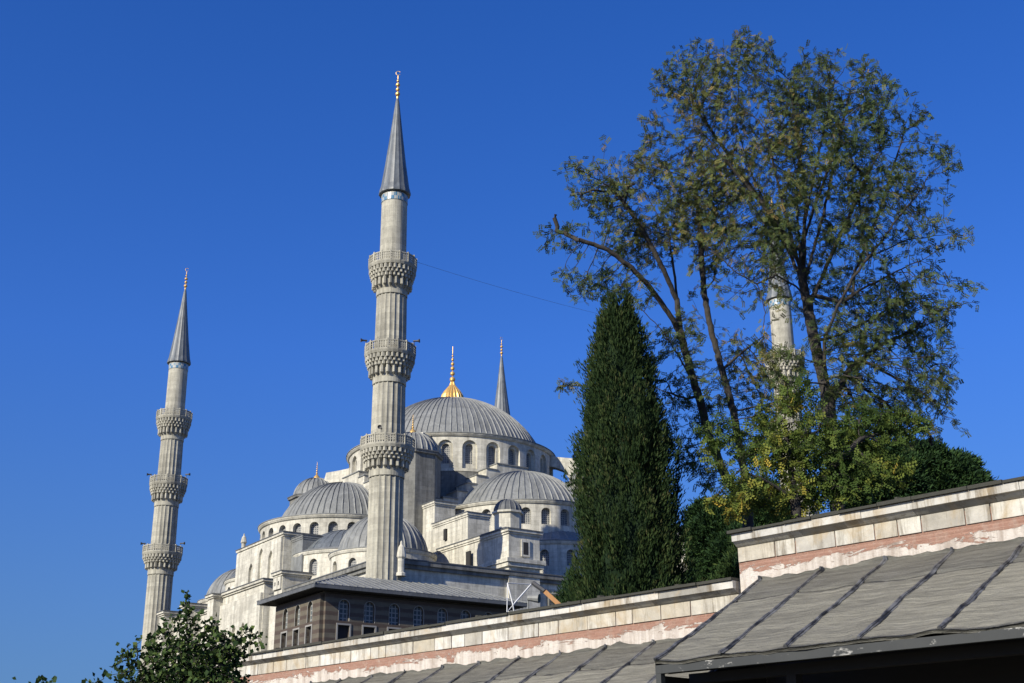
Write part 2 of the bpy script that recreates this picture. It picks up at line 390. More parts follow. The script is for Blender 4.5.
# --- tall central block B with three pointed blind niches
B = block(mosque, 'upper_wall', -26.3, -19, -8.2, 4.9, 22.3, 29.4, cor=0.28)
panel(B, (-26.3, 4.8), (0, -1), (-1, 0), 12.9, 22.4, 28.9, [(4.6, 0.62, 23.5, 26.3), (7.4, 0.62, 23.9, 27.6), (10.2, 0.62, 24.4, 26.9)], th=0.3, pointed=0.5, pane='stone')
B1 = block(mosque, 'upper_wall', -25.4, -20, -11.2, -8.3, 22.3, 28.7, cor=0.1, mat='lead')
# --- stone block rows on the right facade
def right_blocks(sx):
    f = lambda a, b: (min(sx * a, sx * b), max(sx * a, sx * b))
    x0, x1 = f(13.2, 10.5)
    block(mosque, 'pier', x0, x1, -25.8, -18.6, 22.3, 29.9, cor=0.16)
    block(mosque, 'pier', x0 + .03, x1 - .03, -18.7, -15.4, 22.3, 32.5, cor=0.16)
    block(mosque, 'pier', x0 + .05, x1 - .05, -15.5, -12.4, 22.3, 33.6, cor=0.16)
    t = block(mosque, 'pier', x0 + .02, x1 - .02, -33.2, -19.8, 22.3, 26.9, cor=0.2)
    y0, y1 = -34.3, -29.6
    xa, xb = f(13.6, 9.9)
    T = block(mosque, 'turret_base', xa, xb, y0, y1, MZ, 26.6, cor=0.25)
    cb = MB(); cb.box(xa - .3, xb + .3, y0 - .3, y1 + .3, 22.9, 23.3); cb.box(xa - .45, xb + .45, y0 - .45, y1 + .45, 23.31, 23.7); cb.build('cornice', 'stone', T)
    wf = MB(); cx = (xa + xb) / 2 - 0.1 * sx
    wf.box(cx - .5, cx + .5, y0 - .12, y0 + .1, 24.0, 25.7); wo = wf.build('window_frame', 'stone', T)
    wg = MB(); wg.box(cx - .3, cx + .3, y0 - .13, y0 - .1, 24.2, 25.45); wg.build('pane', 'dark', T)
    c = (cx + .35 * sx, -31.7); mb = MB(); mb.lathe(c, [(1.4, 26.7), (1.4, 28.7), (1.65, 28.75), (1.65, 28.95), (1.45, 28.95)], 8, a0=PI / 8); mb.build('turret', 'stone', T)
    d = dome(c, 1.45, 28.9, 1.4, 16, T, rib=0.09, rows=7, mat='lead_dark')
    for k in range(3):
        pass
    wf = MB(); sX = -13.6 if sx < 0 else 13.6
    return T
Tn = right_blocks(-1); Tf = right_blocks(1)
mbd = MB(); mbd.box(-13.66, -13.5, -27.0, -26.2, 23.0, 25.6); mbd.build('door', 'dark', Tn)
mbd = MB(); mbd.box(-13.42, -13.2, -21.6, -21.1, 27.7, 28.9); mbd.build('door', 'dark', Tn)
# --- core block, tower octagons, stepped arch walls
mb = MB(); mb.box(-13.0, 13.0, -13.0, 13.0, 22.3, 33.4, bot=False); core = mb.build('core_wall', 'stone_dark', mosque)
lb = MB(); lb.box(-13.15, 13.15, -13.15, 13.15, 33.42, 33.5); lb.build('roof_sheet', 'lead_dark', core)
for sx, sy in ((-1, 0), (0, -1), (1, 0), (0, 1)):
    st = MB(); ld = MB()
    for (a, b, z) in ((0, 2.2, 39.2), (2.2, 3.7, 38.4), (3.7, 5.1, 37.4), (5.1, 6.4, 36.3), (6.4, 7.7, 35.2), (7.7, 9.6, 34.2)):
        for s in ((1,) if a == 0 else (-1, 1)):
            lo, hi = (-b, b) if a == 0 else (min(s * a, s * b), max(s * a, s * b))
            d0, d1 = 12.0, 14.4
            if sx: x0, x1 = sorted((sx * d0, sx * d1)); st.box(x0, x1, lo, hi, 30, z); ld.box(x0 - .1, x1 + .1, lo - .08, hi + .08, z + .01, z + .14)
            else: y0, y1 = sorted((sy * d0, sy * d1)); st.box(lo, hi, y0, y1, 30, z); ld.box(lo - .08, hi + .08, y0 - .1, y1 + .1, z + .01, z + .14)
    o = st.build('stepped_wall', 'stone', mosque); ld.build('roof_sheet', 'lead', o)
for sx, sy in ((-1, -1), (-1, 1), (1, -1), (1, 1)):
    c = (13.0 * sx, 13.0 * sy); mb = MB()
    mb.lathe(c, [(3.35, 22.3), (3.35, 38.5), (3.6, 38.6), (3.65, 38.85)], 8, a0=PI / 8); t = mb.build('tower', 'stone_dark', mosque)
    lb = MB(); lb.lathe(c, [(3.7, 38.86), (3.7, 38.98), (2.6, 39.1)], 8, a0=PI / 8); lb.build('roof_sheet', 'lead_dark', t)
    dome(c, 2.95, 38.9, 2.8, 26, mosque, rib=0.12, finial=(0.5, 2.3), rows=9)
    # flying buttress between tower and drum
    fb = MB(); dx, dy = sx / math.sqrt(2), sy / math.sqrt(2); nx, ny = -dy, dx; hw = 0.8
    P = [(12.8, 42.9), (13.8, 42.6), (15.0, 42.4), (16.8, 42.2)]; Q = [(12.8, 41.4), (13.6, 41.3), (14.8, 40.8), (15.6, 39.6)]
    Q = Q + [(15.9, 37.2)]; P = P + [(18.0, 37.2)]
    for i in range(4):
        for s in (-1, 1):
            fb.face([(dx * r + nx * hw * s, dy * r + ny * hw * s, z) for r, z in (P[i], P[i + 1], Q[i + 1], Q[i])])
        fb.face([(dx * r + nx * hw * s, dy * r + ny * hw * s, z) for (r, z), s in ((P[i], -1), (P[i + 1], -1), (P[i + 1], 1), (P[i], 1))])
        fb.face([(dx * r + nx * hw * s, dy * r + ny * hw * s, z) for (r, z), s in ((Q[i], -1), (Q[i + 1], -1), (Q[i + 1], 1), (Q[i], 1))])
    fb.build('flying_buttress', 'stone', mosque)
# --- central drum and dome
th0 = math.atan2(-.85, -.53)   # direction towards the camera in plan
drum((0, 0), 13.2, 38.4, 42.95, 28, 0.5, 39.4, 41.4, mosque, phase=th0 + R_(-2), arc=(-200, 60), pil=0.35, cornice=0.35, depth=0.5, mat='stone')
mb = MB(); mb.lathe((0, 0), [(13.15, 33.0), (13.15, 38.45)], 56); mb.build('drum_base', 'stone_dark', mosque)
mb = MB(); mb.lathe((0, 0), [(13.62, 43.06), (13.62, 43.16), (10.6, 43.9)], 96); mb.build('roof_skirt', 'lead', mosque)
dm = dome((0, 0), 11.7, 43.6, 7.5, 98, mosque, rib=0.12, rows=16)
gm = MB(); prof = [(1.66, 50.9), (1.62, 51.35), (1.45, 51.95), (1.12, 52.5), (0.74, 52.95), (0.42, 53.35), (0.28, 53.8)]
gm.lathe((0, 0), prof, 60, mod=lambda i: (1.0, .97, .9)[i % 3])
prof = [(0.16, 53.7)]
for z, r, h in ((53.8, .38, .75), (54.7, .32, .6), (55.45, .28, .55), (56.1, .24, .5), (56.75, .18, .45), (57.35, .13, .3)): orb(prof, z, r, h)
prof += [(0.06, 57.8), (0.05, 58.5), (0.02, 58.9)]; gm.lathe((0, 0), prof, 14); gm.build('finial', 'gold', dm)
# --- half domes
for (c, ph, arc) in (((-15.3, 0), None, (-250, -60)), ((0.45, -15.9), None, (-180, 10)), ((15.3, 0), None, (-90, 0)), ((0, 15.6), None, (90, 91))):
    base = math.atan2(-.85, -.53)
    R = 9.7 if c[0] < -1 else 10.1; rd = 7.6 if c[0] < -1 else 8.1; dz = 0.0 if c[0] < -1 else 0.42
    drum(c, R, 28.7, 32.0 + dz, 28, 0.56, 29.45 + dz, 30.75 + dz, mosque, phase=base, arc=arc, cornice=0.3, depth=0.5)
    mb = MB(); mb.lathe(c, [(R + .35, 32.11 + dz), (R + .35, 32.21 + dz), (rd - .3, 32.75 + dz)], 84); mb.build('roof_skirt', 'lead', mosque)
    dome(c, rd, 32.5 + dz, 5.45 - dz * .8, 62, mosque, rib=0.13, rows=12)
    mb = MB(); mb.lathe(c, [(R - .05, 22.3), (R - .05, 28.72)], 56); mb.build('drum_base', 'stone_dark', mosque)
# --- exedra domes below the half domes
def exedra(c, R, z1, n, a, phase, arc, apex, zs=None, zp=None):
    drum(c, R, 22.4, z1, n, a, zs or z1 - 2.6, zp or z1 - 1.3, mosque, phase=phase, arc=arc, cornice=0.22, depth=0.4)
    mb = MB(); mb.lathe(c, [(R + .27, z1 + .11), (R + .27, z1 + .2), (R - .3, z1 + .45)], 60); mb.build('roof_skirt', 'lead', mosque)
    return dome(c, R - .25, z1 + .35, apex - z1 - .35, 34, mosque, rib=0.08, rows=8, mat='lead_spire' if c[0] < -5 else 'lead')
MAT['lead_spire'] = lead_mat('spire_lead', (0.15, 0.165, 0.17), (0.105, 0.118, 0.125), (5, 5, 0.3))
exedra((-19.2, -10.0), 6.1, 26.7, 14, 0.55, PI, (-230, -90), 30.0)
exedra((-19.2, 10.0), 6.1, 26.7, 14, 0.55, PI, (-230, -90), 30.0)
exedra((9.6, -19.2), 6.1, 27.6, 14, 0.5, -PI / 2, (-180, 0), 30.6)
exedra((0.0, -22.6), 5.6, 27.6, 12, 0.5, -PI / 2 - R_(15), (-200, 0), 30.0)
for sx, sy in ((-1, -1), (-1, 1), (1, -1), (1, 1)):
    c = (20.0 * sx, (19.8 if sy < 0 else 18.4) * sy)
    drum(c, 5.5, 22.4, 25.3, 12, 0.5, 23.1, 24.0, mosque, phase=math.atan2(-.85, -.53), arc=(-230, 0), cornice=0.2, depth=0.35)
    mb = MB(); mb.lathe(c, [(5.75, 25.41), (5.75, 25.5), (4.6, 25.75)], 60); mb.build('roof_skirt', 'lead', mosque)
    dome(c, 4.75, 25.6, 4.3, 36, mosque, rib=0.1, rows=10, finial=(0.42, 2.0) if (sx, sy) != (-1, -1) else None)
# small pinnacles
def pinnacle(c, z, h, r):
    mb = MB(); prof = [(r * 1.2, z), (r * 1.2, z + .08 * h), (r * .8, z + .12 * h), (r * .8, z + .5 * h), (r * 1.15, z + .55 * h), (r * 1.1, z + .62 * h), (r, z + .7 * h), (r * .75, z + .84 * h), (r * .3, z + .92 * h), (r * .25, z + h), (0.01, z + 1.04 * h)]
    mb.lathe(c, prof, 10); mb.build('pinnacle', 'stone', mosque)
pinnacle((-26.3, -35.4), 20.6, 3.2, 0.42)
pinnacle((-25.6, 5.4), 29.3, 2.3, 0.32)

# --- minarets
def make_minaret():
    r = empty('minaret')
    tag(r, 'nearest', 'minaret', 'fluted stone minarets with three balconies')
    Z = 1.6
    SE = [(MZ, 30.9, 1.72, 1.66), (32.8, 40.2, 1.66, 1.60), (42.3, 49.5, 1.58, 1.52), (51.7, 59.9, 1.36, 1.32)]
    bal = [(30.9, 33.95, 2.56), (40.2, 43.45, 2.46), (49.5, 52.85, 2.38)]
    sh = MB(); NF = 20
    for i, (z0, z1, r0, r1) in enumerate(SE):
        ns = NF * 4
        md = lambda k: 1.0 + (0.0 if k % 4 == 0 else (-0.045 if k % 4 in (1, 3) else -0.06))
        if i == 3: md = lambda k: 1.0 - 0.006 * (k % 4 != 0)
        sh.lathe((0, 0), [(r0, z0 + Z), (r1, z1 - 0.9 + Z)], ns, mod=md)
        sh.lathe((0, 0), [(r1 * 1.0, z1 - 0.9 + Z), (r1 * 1.035, z1 - 0.85 + Z), (r1 * 1.035, z1 - 0.15 + Z), (r1, z1 + Z), (r1, z1 + 3 + Z) if i < 3 else (r1, z1 + Z)], 40)
    sh.build('shaft', 'minaret', r)
    for (zb, zt, Rb) in bal:
        zr = zt - 1.05     # railing foot
        b = MB(); n = 16
        b.lathe((0, 0), [(1.6, zb - 0.25 + Z), (1.7, zb + Z), (1.62 + (Rb - 1.72) * .2, zb + (zr - zb) * .4 + Z), (Rb * .76, zb + (zr - zb) * .56 + Z), (Rb * .9, zr - .35 + Z), (Rb * 1.0, zr - .3 + Z), (Rb * 1.03, zr - .05 + Z), (Rb * 1.03, zr + .03 + Z), (1.2, zr + .03 + Z)], 32)
        tiers = 4; hh = (zr - .3 - zb)
        for k in range(tiers):
            TT = (0, .42, .62, .81, 1); z0 = zb + hh * TT[k]; z1 = zb + hh * TT[k + 1]
            ra = 1.72 + (Rb - 1.72) * (TT[k + 1]) ** 0.8; nn = 20 if k == 0 else 30
            for i in range(nn):
                A = 2 * PI * (i + 0.5 * (k % 2)) / nn; w = 2 * PI / nn * (0.36 if k else 0.25)
                ri = 1.55
                P = [(ri * math.cos(A - w), ri * math.sin(A - w)), ((ra - .1) * math.cos(A - w), (ra - .1) * math.sin(A - w)), (ra * math.cos(A), ra * math.sin(A)), ((ra - .1) * math.cos(A + w), (ra - .1) * math.sin(A + w)), (ri * math.cos(A + w), ri * math.sin(A + w))]
                b.prism(P, z0 + Z - 0.03 * k, z1 + Z)
                b.face([(*P[1], z0 + Z - .02), (*P[2], z0 + Z - .02), (ri * math.cos(A), ri * math.sin(A), z0 - .35 + Z)]); b.face([(*P[2], z0 + Z - .02), (*P[3], z0 + Z - .02), (ri * math.cos(A), ri * math.sin(A), z0 - .35 + Z)])
        o = b.build('balcony', 'minaret', r)
        q = MB()
        for i in range(n):
            A, B_ = 2 * PI * i / n, 2 * PI * (i + 1) / n
            P, Q = Vector((Rb * math.cos(A), Rb * math.sin(A), 0)), Vector((Rb * math.cos(B_), Rb * math.sin(B_), 0)); t = (Q - P).normalized(); nn = Vector((t.y, -t.x, 0)); L = (Q - P).length
            def bx(s0, s1, z0, z1, th=.05):
                X = [P + t * s0 - nn * th, P + t * s1 - nn * th, P + t * s1 + nn * th, P + t * s0 + nn * th]; q.prism([(x.x, x.y) for x in X], z0 + zr + Z, z1 + zr + Z)
            bx(0, L, 0.03, .14, .06); bx(0, L, .86, .98, .07); bx(-.07, .07, 0.03, 1.08, .09)
            for s in (.25, .5, .75): bx(L * s - .055, L * s + .055, .14, .86, .04)
            bx(.07, L - .07, .36, .43, .035); bx(.07, L - .07, .58, .65, .035)
        q.build('railing', 'minaret', o)
    tb = MB(); tb.lathe((0, 0), [(1.36, 59.0 + Z), (1.37, 59.05 + Z), (1.37, 59.75 + Z), (1.34, 59.8 + Z)], 32); tb.build('tile_band', 'tile', r)
    cn = MB(); md = lambda k: 1.0 + (0.035 if k % 3 == 0 else 0)
    cn.lathe((0, 0), [(1.3, 59.95 + Z), (1.6, 60.0 + Z), (1.6, 60.2 + Z), (1.42, 60.9 + Z), (1.05, 63.6 + Z), (0.62, 67.2 + Z), (0.2, 71.0 + Z), (0.12, 71.4 + Z)], 48, mod=md)
    co = cn.build('spire', 'lead_spire', r)
    f = MB(); prof = [(0.12, 71.3 + Z), (.14, 71.6 + Z)]
    for z, rr, h in ((71.7, .26, .5), (72.3, .22, .42), (72.85, .24, .42), (73.4, .15, .3)): orb(prof, z + Z, rr, h)
    prof += [(.05, 73.8 + Z), (.05, 74.2 + Z)]; f.lathe((0, 0), prof, 12)
    # crescent
    for i in range(10):
        a, b_ = R_(-60 + i * 30), R_(-60 + (i + 1) * 30)
        f.tube((.24 * math.sin(a + PI), 0, 74.5 - .24 * math.cos(a) * -1 + Z - .0), (.24 * math.sin(b_ + PI), 0, 74.5 + .24 * math.cos(b_) + Z), .035, 5)
    f.build('finial', 'gold', co)
    return r
e1 = Vector((math.cos(TH), math.sin(TH), 0)); e2 = Vector((-math.sin(TH), math.cos(TH), 0)); CV = Vector((CM[0], CM[1], 0))
def wor(u, v, z=0.0): return CV + e1 * u + e2 * v + Vector((0, 0, z))
mins = [((-27.24, -33.86), 'fluted stone minaret in front of the domes, the nearest and tallest in the picture'),
        ((-27.24, 30.06), 'fluted stone minaret standing clear on the far left against open sky'),
        ((27.24, -33.86), 'stone minaret half hidden behind the branches of the tall tree'),
        ((27.24, 30.06), 'far minaret of which only the grey spire shows beside the great dome')]
mp = make_minaret()
for i, ((u, v), lab) in enumerate(mins):
    o = mp if i == 0 else copy_tree(mp)
    o.location = wor(u, v, -1.6); o.rotation_euler = (0, 0, R_(10 * i)); o['label'] = lab
for ch in mosque.children: ch.location.z += 1.6
# loudspeakers on the balconies
def speaker(name_loc, aim, lab):
    r = empty('loudspeaker', name_loc, aim); tag(r, lab, 'loudspeaker', 'loudspeakers on the minaret balconies')
    a = MB(); a.lathe((0, 0), [(0.08, 0.0), (0.09, 0.12), (0.12, 0.26), (0.2, 0.4), (0.21, 0.42), (0.18, 0.41), (0.08, 0.3), (0.01, 0.28)], 16)
    h = a.build('horn', 'black', r); h.rotation_euler = (R_(90), 0, 0); h.location = (0, -0.1, 0.45)
    b = MB(); b.tube((0, 0, -0.05), (0, 0, 0.45), 0.03); b.tube((0, 0.12, 0.45), (0, -0.14, 0.45), 0.09, 10); b.build('bracket', 'black', r)
for (mi, z, deg, who) in ((0, 33.9, -100, 'on the lowest balcony of the nearest minaret, facing the viewer'), (0, 43.4, -165, 'on the left side of the middle balcony of the nearest minaret'), (0, 43.4, -10, 'on the right side of the middle balcony of the nearest minaret'),
                     (1, 33.9, -175, 'on the left side of the lowest balcony of the far left minaret'), (1, 33.9, -5, 'on the right side of the lowest balcony of the far left minaret'), (1, 43.4, -170, 'on the left side of the middle balcony of the far left minaret'), (1, 43.4, -8, 'on the right side of the middle balcony of the far left minaret')):
    u, v = mins[mi][0]; p = wor(u, v, z); a = R_(deg); rr = 2.45
    speaker((p.x + rr * math.cos(a), p.y + rr * math.sin(a), z), a + PI / 2, 'black horn loudspeaker ' + who)
# festival cable between the two front minarets
pa, pb = wor(-27.24, -33.86, 53.2), wor(27.24, -33.86, 53.2); d_ = (pb - pa).normalized(); pa += d_ * 2.5; pb -= d_ * 2.5
cbm = MB(); prev = None
for i in range(25):
    t = i / 24; p = pa.lerp(pb, t); p.z -= 4 * 0.9 * t * (1 - t)
    if prev is not None: cbm.tube(prev, p, 0.013, 4)
    prev = p
tag(cbm.build('cable', 'black'), 'thin dark cable slung from the top balcony of the nearest minaret', 'cable')

# ============================================================ PAVILION
pav = empty('pavilion', wor(-37.0, -41, -1.6), TH)
tag(pav, 'low striped stone and brick pavilion with wide lead hipped roof before the mosque', 'pavilion')
po = Vector((-37.0, -41))
def L2(u, v): return (u + 37.0, v + 41.0)
ex0, ey0 = L2(-37.8, -41.6); ex1, ey1 = L2(-16.3, -29.4); ze = 17.85 + 1.6
wx0, wy0 = L2(-36.2, -40.2); wx1, wy1 = L2(-17.8, -30.9)
mb = MB(); mb.box(wx0, wx1, wy0, wy1, 0, ze - .05, bot=False); pw = mb.build('wall', 'striped', pav)
def pav_face(p, t, nrm, L, cs):
    th = 0.35
    for lo in (0, 1):
        wins = [(c, 0.5, ze - 2.5, ze - 1.2) for c in cs] if lo else [(c, 0.55, ze - 5.0, ze - 2.95) for c in cs]
        z0, z1 = (ze - 2.65, ze - .3) if lo else (0.4, ze - 2.65)
        mb = MB(); subs = []
        fm = plane_map((p[0] + nrm[0] * th, p[1] + nrm[1] * th), t, nrm)
        ed = [0.0] + [(a + b) / 2 for a, b in zip(cs, cs[1:])] + [L]
        for w, a, b in zip(wins, ed, ed[1:]):
            sub = MB()
            if lo: arch_bay(mb, sub, fm, a, b, z0, z1, *w, .3)
            else:
                s0, s1, zb, zt = w[0] - w[1], w[0] + w[1], w[2], w[3] + .1
                for A in ([(a, z0), (s0, z0), (s0, z1), (a, z1)], [(s1, z0), (b, z0), (b, z1), (s1, z1)], [(s0, z0), (s1, z0), (s1, zb), (s0, zb)], [(s0, zt), (s1, zt), (s1, z1), (s0, z1)]):
                    mb.face([fm(s, z, 0) for s, z in A], A)
                Q = [(s0, zb), (s0, zt), (s1, zt), (s1, zb), (s0, zb)]
                for (xa, za), (xb, zb_) in zip(Q, Q[1:]): mb.face([fm(xa, za, 0), fm(xa, za, .3), fm(xb, zb_, .3), fm(xb, zb_, 0)])
                sub.face([fm(x, z, .29) for x, z in ((s0, zb), (s1, zb), (s1, zt), (s0, zt))])
            subs.append((sub, w))
        for s in (0, L): mb.face([fm(s, z0, 0), fm(s, z1, 0), fm(s, z1, th), fm(s, z0, th)])
        if lo: mb.face([fm(0, z1, 0), fm(L, z1, 0), fm(L, z1, th), fm(0, z1, th)])
        o = mb.build('wall_panel', 'striped', pav)
        for sub, w in subs:
            wd = sub.build('window', 'pavlattice' if lo else 'dark', o)
            fr = MB(); c, hw, zb, zt = w
            def bar(s0, s1, za, zb_, d0=-.06, d1=.1):
                X = [fm(s0, 0, d1), fm(s1, 0, d1), fm(s1, 0, d0), fm(s0, 0, d0)]; fr.prism([(x[0], x[1]) for x in X], za, zb_)
            if lo:
                P = arch_pts(c, hw + .02, zb, zt)
                for (xa, za), (xb, zb_) in zip(P, P[1:]):
                    fr.tube(fm(xa, za, .02), fm(xb, zb_, .02), .035, 5)
            else:
                bar(c - hw - .14, c - hw, zb, zt + .1); bar(c + hw, c + hw + .14, zb, zt + .1); bar(c - hw - .14, c + hw + .14, zt + .1, zt + .24)
            fr.build('window_frame', 'white_stone', o)
m = M('white_stone', 0.8); m.col(m.mix(m.noise(m.coords(), 2), (0.30, 0.29, 0.26), (0.22, 0.21, 0.19))); MAT['white_stone'] = m.m
m = M('pavilion_glass', 0.85); uv = m.coords('UV', (1, 1, 1)); br = m.n('TexBrick'); br.offset = 0; br.inputs['Scale'].default_value = 1; br.inputs['Brick Width'].default_value = 0.36; br.inputs['Row Height'].default_value = 0.4
br.inputs['Mortar Size'].default_value = 0.05; br.inputs['Color1'].default_value = (.05, .065, .07, 1); br.inputs['Color2'].default_value = (.08, .10, .105, 1); br.inputs['Mortar'].default_value = (.27, .27, .25, 1)
m.l(uv, br.inputs['Vector']); m.col(br.outputs['Color']); MAT['pavlattice'] = m.m
pav_face((wx0, wy0), (1, 0), (0, -1), wx1 - wx0, [1.75 + 2.42 * k for k in range(7)])
pav_face((wx0, wy1), (0, -1), (-1, 0), wy1 - wy0, [2.2, 4.75, 7.3])
# hipped lead roof with standing seams
mx = 5.9; rz_ = ze + 2.3
hx0, hx1 = ex0 + mx, ex1 - mx; my = (ey0 + ey1) / 2
rf = MB()
E4 = [(ex0, ey0), (ex1, ey0), (ex1, ey1), (ex0, ey1)]; Rg = [(hx0, my), (hx1, my)]
def up(p, z): return (p[0], p[1], z)
zt_ = ze + .28
rf.face([up(E4[0], zt_), up(E4[1], zt_), up(Rg[1], rz_), up(Rg[0], rz_)]); rf.face([up(E4[2], zt_), up(E4[3], zt_), up(Rg[0], rz_), up(Rg[1], rz_)])
rf.face([up(E4[3], zt_), up(E4[0], zt_), up(Rg[0], rz_)]); rf.face([up(E4[1], zt_), up(E4[2], zt_), up(Rg[1], rz_)])
ro = rf.build('roof', 'lead', pav)
sm = MB()
def roof_pt(x, y):
    t = min((y - ey0) / (my - ey0), (ey1 - y) / (ey1 - my), (x - ex0) / mx, (ex1 - x) / mx); return zt_ + (rz_ - zt_) * t
x = ex0 + .4
while x < ex1:
    t = min(1, (x - ex0) / mx, (ex1 - x) / mx); ye = ey0 + (my - ey0) * t
    sm.tube((x, ey0, zt_ + .02), (x, ye, roof_pt(x, ye - .001) + .02), .05, 4)
    ye = ey1 + (my - ey1) * t; sm.tube((x, ey1, zt_ + .02), (x, ye, roof_pt(x, ye + .001) + .02), .05, 4); x += .72
y = ey0 + .5
while y < ey1:
    t = min(1, (y - ey0) / (my - ey0), (ey1 - y) / (ey1 - my)); xe = ex0 + mx * t
    sm.tube((ex0, y, zt_ + .02), (xe, y, zt_ + (rz_ - zt_) * t + .02), .05, 4); y += .72
for p, q in ((E4[0], Rg[0]), (E4[3], Rg[0]), (E4[1], Rg[1]), (E4[2], Rg[1])): sm.tube(up(p, zt_ + .02), up(q, rz_ + .02), .08, 5)
sm.build('seam', 'lead', ro)
fa = MB(); fa.box(ex0 + .02, ex1 - .02, ey0 + .02, ey1 - .02, ze - .04, zt_ - .004, top=False); fa.build('fascia', 'lead_dark', pav)
sf = MB()
k = 0
y = ey0 + .1
while y < ey1 - .2: sf.box(ex0 + .1, ex1 - .1, y, y + .1, ze - .1, ze - .043); y += .55
sf.build('soffit_rib', 'eave_shade_wood', pav)

# ============================================================ FOREGROUND WALL AND PORTICO ROOFS
AZ = math.atan2(-1312, 1388)
FD = Vector((math.sin(AZ), math.cos(AZ), 0)); FN = Vector((-FD.y, FD.x, 0))      # along the wall (away, left); outward normal (towards viewer)
# local frame: x = along the wall towards the right (-FD), y = into the wall (-FN), z up ; origin at foot of wall plane
KW = 20.0
def wl_root(name, s):
    o = empty(name); X = -FD; Y = -FN
    Mx = Matrix(((X.x, Y.x, 0, 0), (X.y, Y.y, 0, 0), (0, 0, 1, 0), (0, 0, 0, 1)))
    P = FD * s - FN * KW
    # plane: n.P = -KW
    o.matrix_world = Matrix.Translation((P.x, P.y, -1.6)) @ Mx
    return o
# materials
m = M('wall_face', 0.9); ob = m.coords('Object'); sp = m.n('SeparateXYZ'); m.l(ob, sp.inputs[0])
m2 = m.n('Value'); ZB = m2.outputs[0]
red = m.mix(m.noise(m.coords('Object', (1.2, 1, 9)), 1.6, 6, .65), (0.27, 0.135, 0.092), (0.36, 0.215, 0.155))
red = m.mix(m.ramp(m.noise(ob, 5, 6, .7), [(.5, g(0)), (.72, g(.6))]), red, (0.42, 0.33, 0.26))
jr = m.n('TexWave', wave_type='BANDS', bands_direction='Z'); jr.inputs['Scale'].default_value = 4.2; jr.inputs['Distortion'].default_value = 1.5; jr.inputs['Detail'].default_value = 3; m.l(ob, jr.inputs[0])
brk = m.n('TexBrick'); brk.inputs['Scale'].default_value = 1; brk.inputs['Brick Width'].default_value = .34; brk.inputs['Row Height'].default_value = .062; brk.inputs['Mortar Size'].default_value = .012; brk.inputs['Mortar Smooth'].default_value = .6
brk.inputs['Color1'].default_value = (1, 1, 1, 1); brk.inputs['Color2'].default_value = (.72, .7, .68, 1); brk.inputs['Mortar'].default_value = (1.2, 1.3, 1.35, 1)
uvb = m.n('UVMap'); m.l(uvb.outputs[0], brk.inputs['Vector'])
red = m.mix(.4, red, brk.outputs['Color'], 'MULTIPLY')
red = m.mix(.2, red, m.ramp(jr.outputs[1], [(0.1, g(.62)), (.45, g(1.0))]), 'MULTIPLY')
pl_ = m.mix(m.noise(ob, 2.5, 6, .7), (0.66, 0.62, 0.55), (0.50, 0.43, 0.36))
pl_ = m.mix(m.ramp(m.noise(m.coords('Object', (3, 3, .35)), 1.2, 5, .7), [(.38, g(.75)), (.55, g(0))]), pl_, (0.30, 0.24, 0.19))
nz = m.math('MULTIPLY', m.math('SUBTRACT', m.noise(m.coords('Object', (1.0, 1, 3.0)), 1.1, 10, .74, .8), 0.5), 0.95)
thr = m.math('ADD', sp.outputs[2], nz)
isred = m.math('GREATER_THAN', thr, ZB)
m.col(m.mix(isred, pl_, red)); m.bump(m.math('ADD', m.math('MULTIPLY', isred, -0.8), m.noise(ob, 7, 8, .75)), .05, 1.0)
WALLFACE = m; WALLVAL = m2
def blockmat(name, a, b, c2, stain=.8):
    m = M(name, 0.88); ob = m.coords('Object'); at = m.n('Attribute'); at.attribute_name = 'tint'
    c = m.ramp(at.outputs['Fac'], [(0.0, a), (0.3, b), (0.45, c2), (0.7, tuple(v * .62 for v in b)), (0.78, a), (1.0, b)])
    c = m.mix(.7, c, m.ramp(m.noise(ob, 3.5, 8, .7), [(.3, g(.60)), (.7, g(1.15))]), 'MULTIPLY')
    s = m.noise(m.coords('Object', (3.2, 3.2, .3)), 1.0, 8, .78)
    c = m.mix(m.ramp(s, [(.50, g(0)), (.64, g(stain))]), c, (0.13, 0.105, 0.07))
    s2 = m.noise(ob, 1.1, 6, .7, .8)
    c = m.mix(m.ramp(s2, [(.50, g(0)), (.68, g(.7))]), c, (0.35, 0.26, 0.14))
    m.col(c); m.bump(m.noise(ob, 12, 7, .75), .02, .7); return m.m
MAT['blocks'] = blockmat('white_ashlar', (0.56, 0.54, 0.47), (0.42, 0.375, 0.29), (0.62, 0.60, 0.54), .8)
MAT['cornice'] = blockmat('cornice_stone', (0.36, 0.35, 0.315), (0.44, 0.42, 0.36), (0.25, 0.245, 0.225), .9)
MAT['fillet'] = blockmat('fillet_stone', (0.58, 0.56, 0.50), (0.42, 0.40, 0.345), (0.64, 0.62, 0.56), .9)
m = M('mossy_slab', .95); c = m.mix(m.noise(m.coords(), 6, 7, .7), (0.062, 0.058, 0.045), (0.03, 0.032, 0.024)); m.col(c); m.bump(m.noise(m.coords(), 14, 6, .8), .03, 1); MAT['slab'] = m.m

